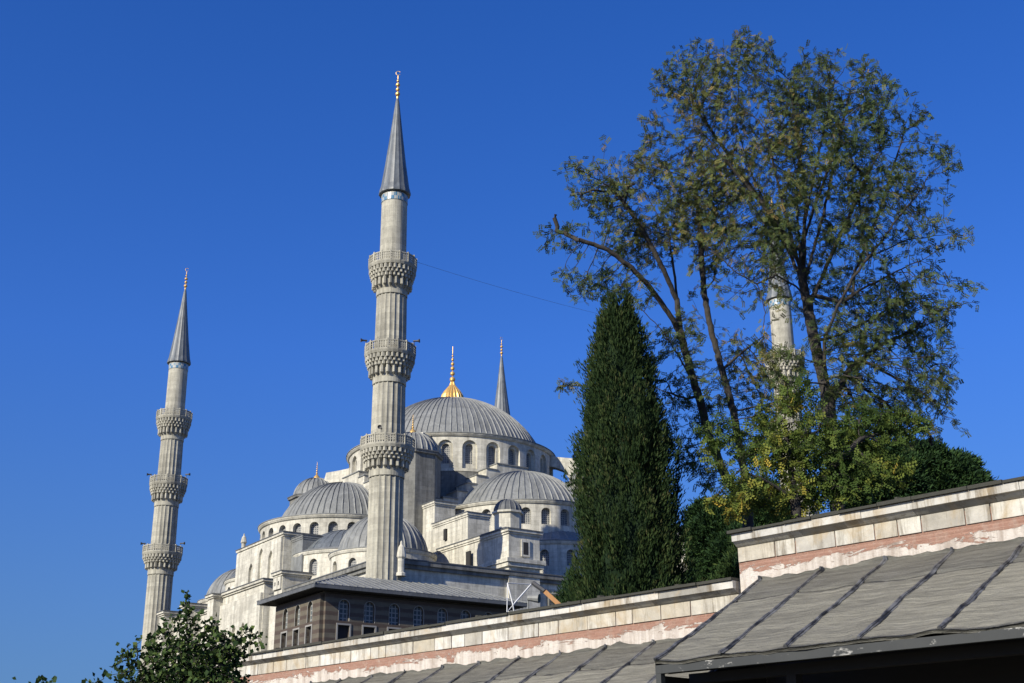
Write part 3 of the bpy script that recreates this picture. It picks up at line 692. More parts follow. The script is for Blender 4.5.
def jit(a, k=.01): return a + random.uniform(-k, k)
def stone_wall(name, s, L, ztop, label, endcap, x_cut=None):
    """s: along coordinate of the left end; z measured from eye in ztop (top of slab)"""
    r = wl_root(name, s); tag(r, label, 'wall')
    Z = ztop + 1.6 - .065
    body = MB(); body.box(0, L, 0.0, .75, 0, Z - .35)
    wm = WALLFACE.m.copy(); wm.name = name + '_face'
    wm.node_tree.nodes['Value'].outputs[0].default_value = Z - .765
    body.build('wall_body', wm, r)
    bl = MB(); x = 0.0
    while x < L:
        w = random.choice((.45, .8, .85, .95, .6, .75, .9)); w = min(w, L - x)
        if L - x - w < .3: w = L - x
        bl.cur = random.random(); e = .011; yo = random.uniform(-.012, .0) - .02
        bl.box(x + e, x + w - e, yo, .4, Z - .578, Z - .308)
        x += w
    bl.build('block_course', 'blocks', r)
    # brick band is part of the body; cornice: cove with fillet, made of stones
    for nm, mt, prof in (('cornice', 'cornice', [(-.02, -.305), (-.06, -.285), (-.12, -.245), (-.16, -.215)]), ('cornice_fillet', 'fillet', [(-.175, -.213), (-.195, -.208), (-.2, -.075), (-.195, -.068)])):
        cb = MB(); x = -endcap
        while x < L:
            w = random.uniform(.9, 1.7); w = min(w, L - x); cb.cur = random.random()
            dy = random.uniform(-.008, .008); e = .003
            for i in range(len(prof) - 1):
                (ya, za), (yb, zb) = prof[i], prof[i + 1]
                xa = x + e; xb = x + w - e
                # left end of the run returns around the corner
                la = (x == -endcap)
                ea = (-ya - .02) if False else 0
                cb.face([(xa - (0 if not la else 0), ya + dy, Z + za), (xb, ya + dy, Z + za), (xb, yb + dy, Z + zb), (xa, yb + dy, Z + zb)])
            pp = [(y + dy, Z + z) for y, z in prof] + [(.3, Z + prof[-1][1]), (.3, Z + prof[0][1])]
            cb.face([(x + e, y, z) for y, z in pp]); cb.face([(x + w - e, y, z) for y, z in pp[::-1]])
            (y0_, z0_), (y1_, z1_) = prof[-1], prof[0]
            cb.face([(x + e, y0_ + dy, Z + z0_), (x + w - e, y0_ + dy, Z + z0_), (x + w - e, .3, Z + z0_), (x + e, .3, Z + z0_)])
            cb.face([(x + e, y1_ + dy, Z + z1_), (x + w - e, y1_ + dy, Z + z1_), (x + w - e, .3, Z + z1_), (x + e, .3, Z + z1_)])
            x += w
        cb.build(nm, mt, r)
    sl = MB(); x = -endcap - .05
    while x < L:
        w = random.uniform(.5, 1.1); w = min(w, L - x); zz = random.uniform(-.012, .012); yy = random.uniform(-.02, .02)
        sl.box(x + .004, x + w - .004, -.25 + yy, .8, Z - .065, Z - .01 + zz); x += w
        if random.random() < .3:
            xx = x - w * .5; sl.prism([(xx + .07 * math.cos(a) * random.uniform(.6, 1.3), -.1 + .1 * math.sin(a)) for a in [i * PI / 3 for i in range(6)]], Z - .01, Z + random.uniform(.02, .05))
    sl.build('coping', 'slab', r)
    return r
stone_wall('stone_wall', 14.95, 15.0, 5.06, 'taller weathered stone wall with red brick band at the right', .0)
stone_wall('stone_wall', 15.0 + 19, 19.02, 4.2, 'long lower weathered stone wall running down to the left below the mosque', 0.0)

# lead roofs
m = M('lead_roofing', .62); ob = m.coords('Object'); at = m.n('Attribute'); at.attribute_name = 'tint'
c = m.mix(m.noise(ob, 1.1, 6, .6), (0.26, 0.243, 0.18), (0.17, 0.163, 0.13))
c = m.mix(.75, c, m.ramp(m.noise(m.coords('Object', (.55, 7, 7)), 1.6, 7, .72, .4), [(.34, g(.45)), (.66, g(1.5))]), 'MULTIPLY')
c = m.mix(m.ramp(m.noise(ob, 1.7, 7, .7, 1), [(.55, g(0)), (.75, g(.5))]), c, (0.25, 0.235, 0.20))
c = m.mix(m.ramp(at.outputs['Fac'], [(.2, g(0)), (.8, g(1))]), c, m.mix(1, c, (0.52, .53, .56), 'MULTIPLY'))
c = m.mix(m.math('GREATER_THAN', at.outputs['Fac'], 1.5), c, (0.02, 0.02, 0.022))  # lap gap painted near-black: its dirt and its shade in one colour
m.col(c); m.bump(m.math('ADD', m.noise(m.coords('Object', (1.2, 9, 9)), 1.5, 6, .7), m.noise(ob, 6, 5, .6)), .05, .9); m.b.inputs['Specular IOR Level'].default_value = .35; MAT['roofing'] = m.m
m = M('lead_roll', .42); c = m.mix(m.ramp(m.noise(m.coords('Object', (3, 3, 3)), 1.5, 6, .7), [(.4, g(0)), (.6, g(1))]), (0.014, 0.015, 0.017), (0.12, 0.122, 0.125)); m.col(c); MAT['roll'] = m.m
m = M('fascia_lead', .7); ob = m.coords('Object'); c = m.mix(m.noise(ob, 2, 6, .7), (0.045, 0.048, 0.044), (0.022, 0.024, 0.024))
c = m.mix(m.ramp(m.noise(m.coords('Object', (.9, 1, 2)), 1.3, 6, .75), [(.56, g(0)), (.62, g(.9))]), c, (0.40, 0.39, 0.35)); m.col(c); MAT['fascia'] = m.m
def fbm(x, y, seed=0):
    v = 0; a = 1; f = 1
    for o in range(4):
        v += a * math.sin(x * f * 1.7 + seed * 1.3 + 2.1 * math.sin(y * f * .9 + o + seed)) * math.cos(y * f * 1.3 + o * 1.9 + math.sin(x * f * 1.1 + seed)); a *= .5; f *= 2.03
    return v
def portico(s, L, zt, ze_, run, label, seam0, nseam, sp_=1.305, endboard=True, ncol=4, seed=1):
    r = wl_root('portico', s); tag(r, label, 'portico', )
    zt += 1.6; ze_ += 1.6
    nx, ny = int(L / .09), 44
    seams = [seam0 + sp_ * k + random.uniform(-.03, .03) for k in range(nseam)]
    seams = [x for x in seams if -0.01 <= x <= L]
    def H(x, t):
        z = zt + (ze_ - zt) * t - 0.05 * math.sin(PI * t) * .5
        # sag between seams
        d = min(abs(x - q) for q in seams) if seams else 1
        z -= .025 * min(1, d / .5) * (0.4 + .6 * t)
        z += .012 * fbm(x * 2.2, t * 9, seed) + .006 * fbm(x * 1.1, t * 34, seed + 3) + .005 * fbm(x * 6, t * 14, seed + 5)
        if t > .26: z -= .006
        if .256 < t < .273: z -= .03                      # open lap between the two sheets
        return z
    mb = MB()
    tt = sorted([i / ny for i in range(ny + 1)] + [.2555, .2565, .2725, .2735])
    def P(i, j):
        x = L * i / nx; t = tt[j]; y = -run * t
        if t > .98: y += .02 * fbm(x * 1.6, 3, seed)
        z = H(x, t) if j else H(x, 0)
        if t > .26 - .001 and t < .262: y += .0
        return (x, y - .02, z + (.012 * fbm(x * 3, 1, seed + 7) if .255 < t < .265 else 0))
    grid = [[P(i, j) for j in range(len(tt))] for i in range(nx + 1)]
    for i in range(nx):
        for j in range(len(tt) - 1):
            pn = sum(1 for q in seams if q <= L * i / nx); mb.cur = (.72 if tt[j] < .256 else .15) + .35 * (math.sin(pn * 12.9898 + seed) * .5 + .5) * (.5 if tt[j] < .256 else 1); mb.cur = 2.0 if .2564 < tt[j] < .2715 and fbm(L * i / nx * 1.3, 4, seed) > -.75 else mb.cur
            mb.face([grid[i][j], grid[i][j + 1], grid[i + 1][j + 1], grid[i + 1][j]], [(0, 0)] * 4)
        # upturned flashing against the wall with a ragged edge
        x0, x1 = L * i / nx, L * (i + 1) / nx
        h = lambda x: .02 + .05 * abs(fbm(x * 1.4, 2, seed + 9)) + .012 * fbm(x * 9, 5, seed)
        mb.cur = .8; a, b = grid[i][0], grid[i + 1][0]
        mb.face([a, b, (x1, -.03, b[2] + h(x1)), (x0, -.03, a[2] + h(x0))], [(0, 0)] * 4)
        a, b = grid[i][-1], grid[i + 1][-1]; mb.cur = 0.9
        mb.face([a, b, (b[0], b[1] + .02, b[2] - .05), (a[0], a[1] + .02, a[2] - .05)], [(0, 0)] * 4)
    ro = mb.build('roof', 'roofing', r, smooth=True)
    for q in seams:
        sm = MB(); N = 26; prev = None
        for j in range(N + 1):
            t = -0.03 + 1.035 * j / N; tc = min(max(t, 0), 1); x = q + .02 * fbm(q * 3, t * 4, 2) + .007 * fbm(q, t * 15, 5)
            z = H(q, tc) + .018 + (0.05 if t < 0 else 0); y = -run * t if t > 0 else -.04
            rr = .020 + .007 * fbm(q * 5, t * 11, 4) + .010 * t + (.008 if math.sin(t * 9 + q * 7) > .6 else 0)
            if j == 0: rr = .012
            p = (x, y - .02, z)
            if prev:
                sm.tube(prev[0], p, prev[1], 7, rr)
                a_, b_ = prev[0], p; w_ = .055 + .02 * math.sin(t * 13 + q)     # folded edge lying beside the roll
                sm.face([(a_[0], a_[1], a_[2] + .006), (b_[0], b_[1], b_[2] + .006), (b_[0] + w_, b_[1], b_[2] - .012), (a_[0] + w_, a_[1], a_[2] - .012)])
            prev = (p, rr)
        sm.build('seam', 'roll', ro, smooth=False)
    fz = H(L / 2, 1)
    fb = MB()
    nseg = int(L / .5)
    for k in range(nseg):
        xa, xb = L * k / nseg, L * (k + 1) / nseg; o1 = .012 * fbm(xa, 1, seed); o2 = .012 * fbm(xb, 1, seed)
        fb.face([(xa, -run - .0 + o1, fz - .17), (xb, -run + o2, fz - .17), (xb, -run + o2, fz - .035), (xa, -run + o1, fz - .035)])
        fb.face([(xa, -run + o1, fz - .17), (xb, -run + o2, fz - .17), (xb, -run + .12, fz - .17), (xa, -run + .12, fz - .17)])
    fb.face([(0, -run, fz - .17), (0, -run, fz - .03), (0, -run + .12, fz - .03), (0, -run + .12, fz - .17)])
    fb.build('fascia', 'fascia', r)
    if endboard:
        eb = MB(); n = 12
        for k in range(n):
            ta, tb_ = k / n, (k + 1) / n
            for x in (0.002, .14):
                eb.face([(x, -run * ta, H(0, ta) - .03), (x, -run * tb_, H(0, tb_) - .03), (x, -run * tb_, H(0, tb_) - .2), (x, -run * ta, H(0, ta) - .2)])
            eb.face([(0.002, -run * ta, H(0, ta) - .2), (.14, -run * ta, H(0, ta) - .2), (.14, -run * tb_, H(0, tb_) - .2), (0.002, -run * tb_, H(0, tb_) - .2)])
        eb.build('verge_board', 'fascia', r)
        pb = MB(); pb.box(.003, .11, -run + .003, -run + .11, 0, fz - .172); pb.build('corner_post', 'fascia', r)
        pb = MB(); pb.box(.03, .08, -run + .112, -.07, 0, fz - .2); pb.build('side_panel', 'eave_shade_wood', r)  # dark panel added so the end of the portico stays black
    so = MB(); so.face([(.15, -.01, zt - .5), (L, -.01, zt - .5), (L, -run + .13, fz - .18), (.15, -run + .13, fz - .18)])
    nb = 0
    for k in range(nb):
        x = .2 + k * .45; so.face([(x, -.01, zt - .6), (x, -run + .13, fz - .28), (x, -run + .13, fz - .18), (x, -.01, zt - .5)]); so.face([(x + .08, -.01, zt - .6), (x + .08, -run + .13, fz - .28), (x + .08, -run + .13, fz - .18), (x + .08, -.01, zt - .5)]); so.face([(x, -.01, zt - .6), (x + .08, -.01, zt - .6), (x + .08, -run + .13, fz - .28), (x, -run + .13, fz - .28)])
    so.build('ceiling', 'eave_shade_wood', r)
    bw = MB(); bw.box(.02, L, -.06, -.035, 0, zt - .35); bw.build('shade_backing', 'eave_shade_wood', r)  # near-black sheet added over the stone wall, standing in for deep shade
    for k in range(ncol):
        x = 2.2 + (L - 2.6) * k / max(1, ncol - 1); pm = MB(); y = -run + .75
        pm.box(x - .09, x + .09, y - .09, y + .09, 0, fz - .3); pm.build('post', 'eave_shade_wood', r)
    bm_ = MB(); bm_.box(.16, L, -run + .66, -run + .84, fz - .30, fz - .14); bm_.build('beam', 'eave_shade_wood', r)
    return r
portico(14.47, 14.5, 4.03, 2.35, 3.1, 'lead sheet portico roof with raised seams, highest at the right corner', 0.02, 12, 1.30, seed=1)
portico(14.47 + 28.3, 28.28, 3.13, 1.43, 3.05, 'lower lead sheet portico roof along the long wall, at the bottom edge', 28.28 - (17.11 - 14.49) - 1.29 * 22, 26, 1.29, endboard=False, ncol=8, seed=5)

# ============================================================ GROUND
m = M('paving', .9); c = m.mix(m.noise(m.coords(), .3, 8, .65), (0.11, 0.105, 0.085), (0.06, 0.062, 0.045)); m.col(c); MAT['ground'] = m.m
gm_ = MB(); gm_.face([(-3000, -3000, -1.62), (3000, -3000, -1.62), (3000, 3000, -1.62), (-3000, 3000, -1.62)]); tag(gm_.build('ground', 'ground'), kind='structure')

# ============================================================ PIXEL -> WORLD RAY (to set out trees at their own distances)
cp, sp0 = math.cos(R_(PITCH)), math.sin(R_(PITCH))
def at(px, py, D):
    """world point seen at pixel (px,py) of the photograph at horizontal distance D"""
    dx, dy = px - 512, py - 341.5; c, s_ = math.cos(R_(ROLL)), math.sin(R_(ROLL))
    u = dx * c + dy * s_; v = -dx * s_ + dy * c
    X, Yc = u / FPX, -v / FPX
    d = np.array([X, cp - Yc * sp0, sp0 + Yc * cp]); return d * (D / d[1])

# ============================================================ TREES
def bark(name, a, b):
    m = M(name, .9); ob = m.coords('Object', (4, 4, 1)); m.col(m.mix(m.noise(ob, 2, 6, .7), a, b)); m.bump(m.noise(ob, 6, 5, .7), .05, .8); return m.m
MAT['bark'] = bark('dark_bark', (0.026, 0.022, 0.018), (0.052, 0.045, 0.037))
def leafmat(name, stops, trans=.25, big=.25):
    m = M(name, .75); at_ = m.n('Attribute'); at_.attribute_name = 'tint'
    f = m.math('ADD', at_.outputs['Fac'], m.math('MULTIPLY', m.math('SUBTRACT', m.noise(m.coords(), .55, 3), .5), big))
    c = m.ramp(f, stops); m.col(c)
    tr = m.n('BsdfTranslucent'); m.l(c, tr.inputs[0]); mx_ = m.n('MixShader'); mx_.inputs[0].default_value = trans
    m.l(m.b.outputs[0], mx_.inputs[1]); m.l(tr.outputs[0], mx_.inputs[2]); m.l(mx_.outputs[0], m.t.nodes['Material Output'].inputs[0]); m.b.inputs['Specular IOR Level'].default_value = .12
    return m.m
MAT['leaf_robinia'] = leafmat('locust_leaf', [(0.0, (0.045, 0.072, 0.028)), (.45, (0.085, 0.115, 0.038)), (.75, (0.15, 0.155, 0.045)), (1.0, (0.26, 0.19, 0.07))], big=.5)
MAT['leaf_yellow'] = leafmat('yellowing_leaf', [(0.0, (0.05, 0.085, 0.02)), (.4, (0.11, 0.15, 0.03)), (.7, (0.22, 0.22, 0.04)), (.95, (0.42, 0.30, 0.05))], big=.7)
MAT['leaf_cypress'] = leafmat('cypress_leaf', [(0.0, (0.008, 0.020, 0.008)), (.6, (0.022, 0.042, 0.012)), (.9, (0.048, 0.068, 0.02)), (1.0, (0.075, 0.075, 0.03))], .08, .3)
MAT['leaf_pine'] = leafmat('pine_leaf', [(0.0, (0.012, 0.03, 0.012)), (.6, (0.028, 0.06, 0.018)), (1.0, (0.055, 0.10, 0.025))], .1)
MAT['leaf_maple'] = leafmat('broad_leaf', [(0.0, (0.018, 0.038, 0.012)), (.6, (0.042, 0.075, 0.022)), (1.0, (0.10, 0.14, 0.035))], .2)

def rot_frames(n, up_bias=0.0, dirs=None):
    """n random orthonormal frames (a,b,c); a = long axis"""
    a = rng.normal(size=(n, 3)) if dirs is None else dirs + rng.normal(size=(n, 3)) * .5
    a[:, 2] += up_bias; a /= np.linalg.norm(a, axis=1)[:, None] + 1e-9
    t = rng.normal(size=(n, 3)); b = np.cross(a, t); b /= np.linalg.norm(b, axis=1)[:, None] + 1e-9
    return a, b, np.cross(a, b)
def fronds(P, size, pairs=4, lw=.3, up_bias=-.2, dirs=None, tint=None, spread=1.0):
    """pinnate leaves: pairs of leaflets along a stalk"""
    n = len(P); a, b, c = rot_frames(n, up_bias, dirs); sz = size * rng.uniform(.7, 1.25, n)
    V = []; T = []
    tint = rng.uniform(0, 1, n) if tint is None else tint
    for k in range(pairs):
        for s in (-1, 1):
            t0 = (k + .6) / pairs
            base = P + a * (sz * t0)[:, None] + c * ((-.15 * t0 * t0) * sz)[:, None]
            ll = sz * .30; d = (b * s * .9 + a * .35); w = np.cross(d, c) 
            jitr = rng.normal(size=(n, 3)) * .02 * size
            p0 = base + jitr; p1 = base + d * (ll * .5)[:, None] + w * (ll * lw)[:, None] + jitr; p2 = base + d * ll[:, None] + jitr; p3 = base + d * (ll * .5)[:, None] - w * (ll * lw)[:, None] + jitr
            V.append(np.stack([p0, p1, p2, p3], 1)); T.append(tint)
    V = np.concatenate(V).reshape(-1, 3); T = np.concatenate(T)
    F = np.arange(len(V)).reshape(-1, 4); return V, F, T
def leaves(P, size, lw=.45, up_bias=0, dirs=None, tint=None):
    n = len(P); a, b, c = rot_frames(n, up_bias, dirs); sz = (size * rng.uniform(.6, 1.3, n))[:, None]
    fold = c * sz * .12
    V = np.stack([P, P + a * sz * .45 + b * sz * lw + fold, P + a * sz, P + a * sz * .45 - b * sz * lw + fold], 1).reshape(-1, 3)
    return V, np.arange(len(V)).reshape(-1, 4), (rng.uniform(0, 1, n) if tint is None else tint)
def tubes(A, B, ra, rb, n=5):
    d = B - A; L = np.linalg.norm(d, axis=1)[:, None] + 1e-9; d = d / L
    t = np.where(np.abs(d[:, 2:3]) < .9, np.array([[0, 0, 1.]]), np.array([[1., 0, 0]])); a = np.cross(d, t); a /= np.linalg.norm(a, axis=1)[:, None]; b = np.cross(d, a)
    B = B + d * np.minimum(rb[:, None] * .4, L * .3)
    V = []
    for k in range(n):
        w = a * math.cos(2 * PI * k / n) + b * math.sin(2 * PI * k / n); V.append(A + w * ra[:, None]); V.append(B + w * rb[:, None])
    V = np.stack(V, 1); m_ = len(A); base = (np.arange(m_) * 2 * n)[:, None]
    F = np.concatenate([base + np.array([[2 * k, 2 * ((k + 1) % n), 2 * ((k + 1) % n) + 1, 2 * k + 1]]) for k in range(n)])
    return V.reshape(-1, 3), F
def grow(stems, pts, step=.3, infl=3.5, kill=.5, iters=220, gravity=0.0, start_from=0.0):
    """space colonisation. stems: list of polylines [(x,y,z)...] each starting on the ground or on an earlier stem"""
    nodes = []; parent = []
    for poly in stems:
        poly = [np.array(p, float) for p in poly]
        if nodes:
            D = np.linalg.norm(np.array(nodes) - poly[0], axis=1); par = int(D.argmin()) if D.min() < 1.5 else -1
        else: par = -1
        for i in range(len(poly)):
            if i == 0:
                if par == -1: nodes.append(poly[0]); parent.append(-1); par = len(nodes) - 1
                continue
            a, b = poly[i - 1], poly[i]; k = max(1, int(np.linalg.norm(b - a) / step))
            for j in range(1, k + 1):
                q = a + (b - a) * j / k + rng.normal(size=3) * .008; nodes.append(q); parent.append(par); par = len(nodes) - 1
    N = np.array(nodes); att = pts.copy()
    D = np.linalg.norm(att[:, None, :] - N[None], axis=2) if len(att) * len(N) < 3e7 else None
    near = D.argmin(1); nd = D.min(1); del D
    Nl = [n_ for n_ in N]; par_l = list(parent)
    for it in range(iters):
        act = nd < infl * (1.6 if it < 15 else 1)
        if not act.any(): break
        idx = near[act]; dirv = att[act] - np.array(Nl)[idx]; dirv /= np.linalg.norm(dirv, axis=1)[:, None] + 1e-9
        uniq, inv = np.unique(idx, return_inverse=True); acc = np.zeros((len(uniq), 3)); np.add.at(acc, inv, dirv)
        acc /= np.linalg.norm(acc, axis=1)[:, None] + 1e-9
        acc += rng.normal(size=acc.shape) * .12; acc[:, 2] += gravity; acc /= np.linalg.norm(acc, axis=1)[:, None]
        new = np.array(Nl)[uniq] + acc * step; base = len(Nl)
        Nl += list(new); par_l += [int(u) for u in uniq]
        D2 = np.linalg.norm(att[:, None, :] - new[None], axis=2); j = D2.argmin(1); d2 = D2[np.arange(len(att)), j]
        up_ = d2 < nd; nd[up_] = d2[up_]; near[up_] = base + j[up_]
        keep = nd > kill; att, nd, near = att[keep], nd[keep], near[keep]
        if len(att) == 0: break
    return np.array(Nl), np.array(par_l)
def tree_radii(N, par, tip=.008, e=2.4):
    r = np.zeros(len(N)); ch = np.zeros(len(N), int)
    for p in par: 
        if p >= 0: ch[p] += 1
    acc = np.zeros(len(N)); order = range(len(N) - 1, -1, -1)
    for i in order:
        rr = acc[i] if acc[i] > 0 else tip ** e
        r[i] = rr ** (1 / e)
        if par[i] >= 0: acc[par[i]] += rr
    return r, ch
def blob_pts(blobs, D, dens, thick=.8, shell=.0):
    P = []
    for bl in blobs:
        px, py, rx, ry = bl[:4]; dd = D + (bl[4] if len(bl) > 4 else 0); w = bl[5] if len(bl) > 5 else 1.0
        c = at(px, py, dd); sc = np.linalg.norm(at(px + 10, py, dd) - c) / 10
        R = np.array([rx * sc, .5 * (rx + ry) * sc * thick, ry * sc * 1.02]); n = max(3, int(dens * w * R[0] * R[1] * R[2] * 4.19))
        q = rng.normal(size=(n, 3)); q /= np.linalg.norm(q, axis=1)[:, None]; rad = rng.uniform(shell, 1, n) ** (1 / 3)
        P.append(c + q * rad[:, None] * R)
    return np.concatenate(P)
def make_tree(name, label, cat, stems, pts, leafmat_, leaf, trunk_r=.3, tip=.008, step=.3, kill=.5, infl=3.0, tip_levels=3, per=3, e=2.4, bare=0.1, gravity=0.0, keepleaf=None, tintf=None, group=None, barkm='bark'):
    N, par = grow(stems, pts, step=step, kill=kill, infl=infl, gravity=gravity)
    r, ch = tree_radii(N, par, tip, e); sc = trunk_r / max(r.max(), 1e-6)
    r = np.maximum(r * np.where(r > .03, sc, 1 + (sc - 1) * np.clip(r / .03, 0, 1)), tip)
    root = empty(name, tuple(N[0])); tag(root, label, cat, group)
    i = np.where(par >= 0)[0]; p = par[i]; O = N[0]
    big = r[p] > .035
    V1, F1 = tubes(N[p[big]] - O, N[i[big]] - O, np.minimum(r[p[big]], r[i[big]] * 1.5), r[i[big]], 8); V2, F2 = tubes(N[p[~big]] - O, N[i[~big]] - O, r[p[~big]], r[i[~big]], 4)
    npmesh('trunk', np.concatenate([V1, V2]), np.concatenate([F1, F2 + len(V1)]), barkm, root, smooth=True)
    # leaves near the tips
    lvl = np.full(len(N), 99)
    lvl[ch == 0] = 0
    for k in range(len(N) - 1, -1, -1):
        if par[k] >= 0: lvl[par[k]] = min(lvl[par[k]], lvl[k] + 1)
    cand = np.where((lvl <= tip_levels) & (par >= 0) & (r < .03) & (ch[np.maximum(par, 0)] <= 4))[0]
    # clumpy thinning
    q = N[cand]; f = np.sin(q[:, 0] * 1.1 + 1.3) * np.sin(q[:, 1] * .9 + q[:, 2] * .4) * np.sin(q[:, 2] * 1.2 + .7) + rng.normal(size=len(q)) * .25
    cand = cand[f > -1 + bare * 2 - .05] if keepleaf is None else cand[keepleaf(q)]
    idx = np.repeat(cand, per); t = rng.uniform(0, 1, len(idx))[:, None]
    P = N[idx] * t + N[par[idx]] * (1 - t) + rng.normal(size=(len(idx), 3)) * .05; dr = N[idx] - N[par[idx]]; dr /= np.linalg.norm(dr, axis=1)[:, None] + 1e-9
    V, F, T = leaf(P - O, dr * .5, tintf(P) if tintf else None)
    npmesh('crown', V, F, leafmat_, root, tint=T)
    open('/tmp/cnt.txt','a').write('%s %d %d\n' % (name, len(N), len(F))); return root

# --- tall locust tree (right)
DA = 34
SA = [[at(842, 560, DA) * [1, 1, 0] + [0, 0, -1.6], at(838, 520, DA), at(838, 480, DA), at(832, 440, DA - .2), at(826, 390, DA - .3), at(819, 362, DA - .2), at(810, 318, DA), at(803, 282, DA + .2), at(800, 250, DA + .5), at(796, 200, DA + .7), at(800, 150, DA + .8), at(806, 110, DA + .8)],
      [at(826, 390, DA - .3), at(824, 340, DA - .8), at(838, 306, DA - 1), at(852, 280, DA - 1.2), at(868, 258, DA - 1.4), at(884, 238, DA - 1.5), at(900, 215, DA - 1.8), at(925, 185, DA - 2)],
      [at(810, 318, DA), at(806, 297, DA - .3), at(796, 286, DA - .6), at(776, 275, DA - 1), at(757, 284, DA - 1.4)],
      [at(803, 282, DA + .2), at(788, 250, DA + .8), at(770, 215, DA + 1.2), at(750, 170, DA + 1.6), at(735, 120, DA + 1.8)],
      [at(800, 250, DA + .5), at(812, 215, DA - .2), at(828, 170, DA - .8), at(845, 120, DA - 1)],
      [at(832, 400, DA - .3), at(850, 370, DA + .6), at(880, 345, DA + 1.2), at(915, 330, DA + 1.4)],
      [at(868, 258, DA - 1.4), at(862, 225, DA - .8), at(858, 185, DA - .4)],
      [at(757, 284, DA - 1.4), at(735, 272, DA - 1.6), at(712, 250, DA - 1.7)]]
for (a, mid, b) in (((806, 292), (792, 240), (765, 130)), ((803, 262), (806, 200), (790, 80)), ((806, 275), (822, 220), (850, 90)), ((812, 300), (838, 240), (880, 150)), ((838, 306), (860, 290), (915, 262)), ((825, 340), (850, 330), (905, 300)), ((852, 280), (880, 210), (905, 130)), ((803, 270), (780, 225), (700, 130)), ((796, 250), (760, 200), (690, 100)), ((868, 258), (905, 240), (965, 232)), ((800, 250), (815, 170), (835, 80))):
    e_ = rng.uniform(-1.2, 1.4); SA.append([at(*a, DA), (at(*a, DA) + at(*mid, DA + e_ * .6) * 2) / 3 * 1.0, at(*mid, DA + e_ * .6), at(*b, DA + e_)])
BA = [(800, 190, 150, 140, 0, .07), (900, 330, 70, 90, 0, .15), (775, 250, 22, 40, -1.2, 1.0), (775, 215, 26, 22, -1.2, 1.0), (780, 395, 20, 30, -1.5, .8), (868, 320, 40, 34, 1, .8), (885, 300, 40, 20, -.6, .7), (690, 85, 48, 28), (745, 62, 36, 30), (722, 110, 50, 38), (840, 88, 52, 38), (790, 115, 55, 45), (850, 135, 52, 38, -1), (905, 120, 22, 12, -1, .5), (918, 150, 24, 16, -1.5, .6), (700, 165, 55, 34), (655, 135, 20, 26), (760, 175, 60, 42), (830, 195, 65, 42, -1),
      (900, 185, 42, 30, -1.5, .8), (940, 160, 26, 20, -2, .6), (955, 215, 28, 10, -2, .6), (890, 235, 60, 28, -1.5), (945, 240, 34, 9, -2, .8), (965, 235, 18, 8, -2, .5), (930, 285, 42, 10, -1.6, .6), (870, 285, 50, 30, .5), (905, 315, 52, 24, 1), (930, 340, 34, 20, 1), (850, 340, 45, 30, -1), (905, 370, 48, 24, .8), (935, 390, 28, 26, .5),
      (870, 400, 60, 30, .5), (915, 425, 45, 22, .4), (948, 430, 26, 8, 0, .9), (845, 430, 50, 30, -1), (740, 215, 50, 30, .5), (690, 205, 40, 25, 1), (800, 240, 50, 28, .8), (730, 240, 36, 18, -1.2, .7)]
cl = blob_pts(BA, DA, 66, .95, .0)
def gaps(p, k=1.0, t=-.12):
    f = np.sin(p[:, 0] * 1.9 * k + 1.1 * np.sin(p[:, 2] * 1.3)) * np.sin(p[:, 2] * 2.1 * k + .9 * np.sin(p[:, 0] * 1.1)) + .5 * np.sin(p[:, 0] * 4.3 + p[:, 2] * 3.7) * np.sin(p[:, 1] * 2.2 + p[:, 2] * 2.9)
    return p[(f > t) | (rng.uniform(0, 1, len(p)) < .12)]
cl = gaps(cl, 1.0, -.24)
cl = np.concatenate([cl, blob_pts([(792, 356, 18, 18, -1.6), (788, 365, 22, 20, -2.2), (768, 350, 14, 22, -1.6), (845, 385, 26, 30, -1.4), (870, 350, 26, 26, -1.4), (776, 268, 20, 22, -1.6), (782, 300, 15, 14, -1.6), (778, 225, 24, 30, -1.4), (962, 240, 24, 7, -2), (968, 285, 22, 8, -1.6), (965, 300, 14, 5, -1), (780, 385, 16, 16, -1.6), (930, 150, 22, 18, -1.8), (700, 60, 30, 24, 1), (742, 40, 16, 14, 1.6)], DA, 60)])
def rob_leaf(sz, per_pairs=6, lw=.30): return lambda P, d, t: fronds(P, sz, per_pairs, lw, -.25, d, t)
def tint_a(P): return np.clip(.42 + .2 * np.sin(P[:, 0] * .8 + P[:, 2] * .5) * np.cos(P[:, 2] * .7) - .03 * (P[:, 0] - at(800, 200, DA)[0]) + rng.normal(size=len(P)) * .22, 0, 1)
make_tree('locust_tree', 'tallest feathery tree with dark trunk, thin olive foliage and sky between its branches', 'tree', SA, cl, 'leaf_robinia', rob_leaf(.185), trunk_r=.20, tip=.0055, step=.13, kill=.14, infl=2.2, tip_levels=3, per=2, e=2.1, gravity=.10, tintf=tint_a, bare=-.1)
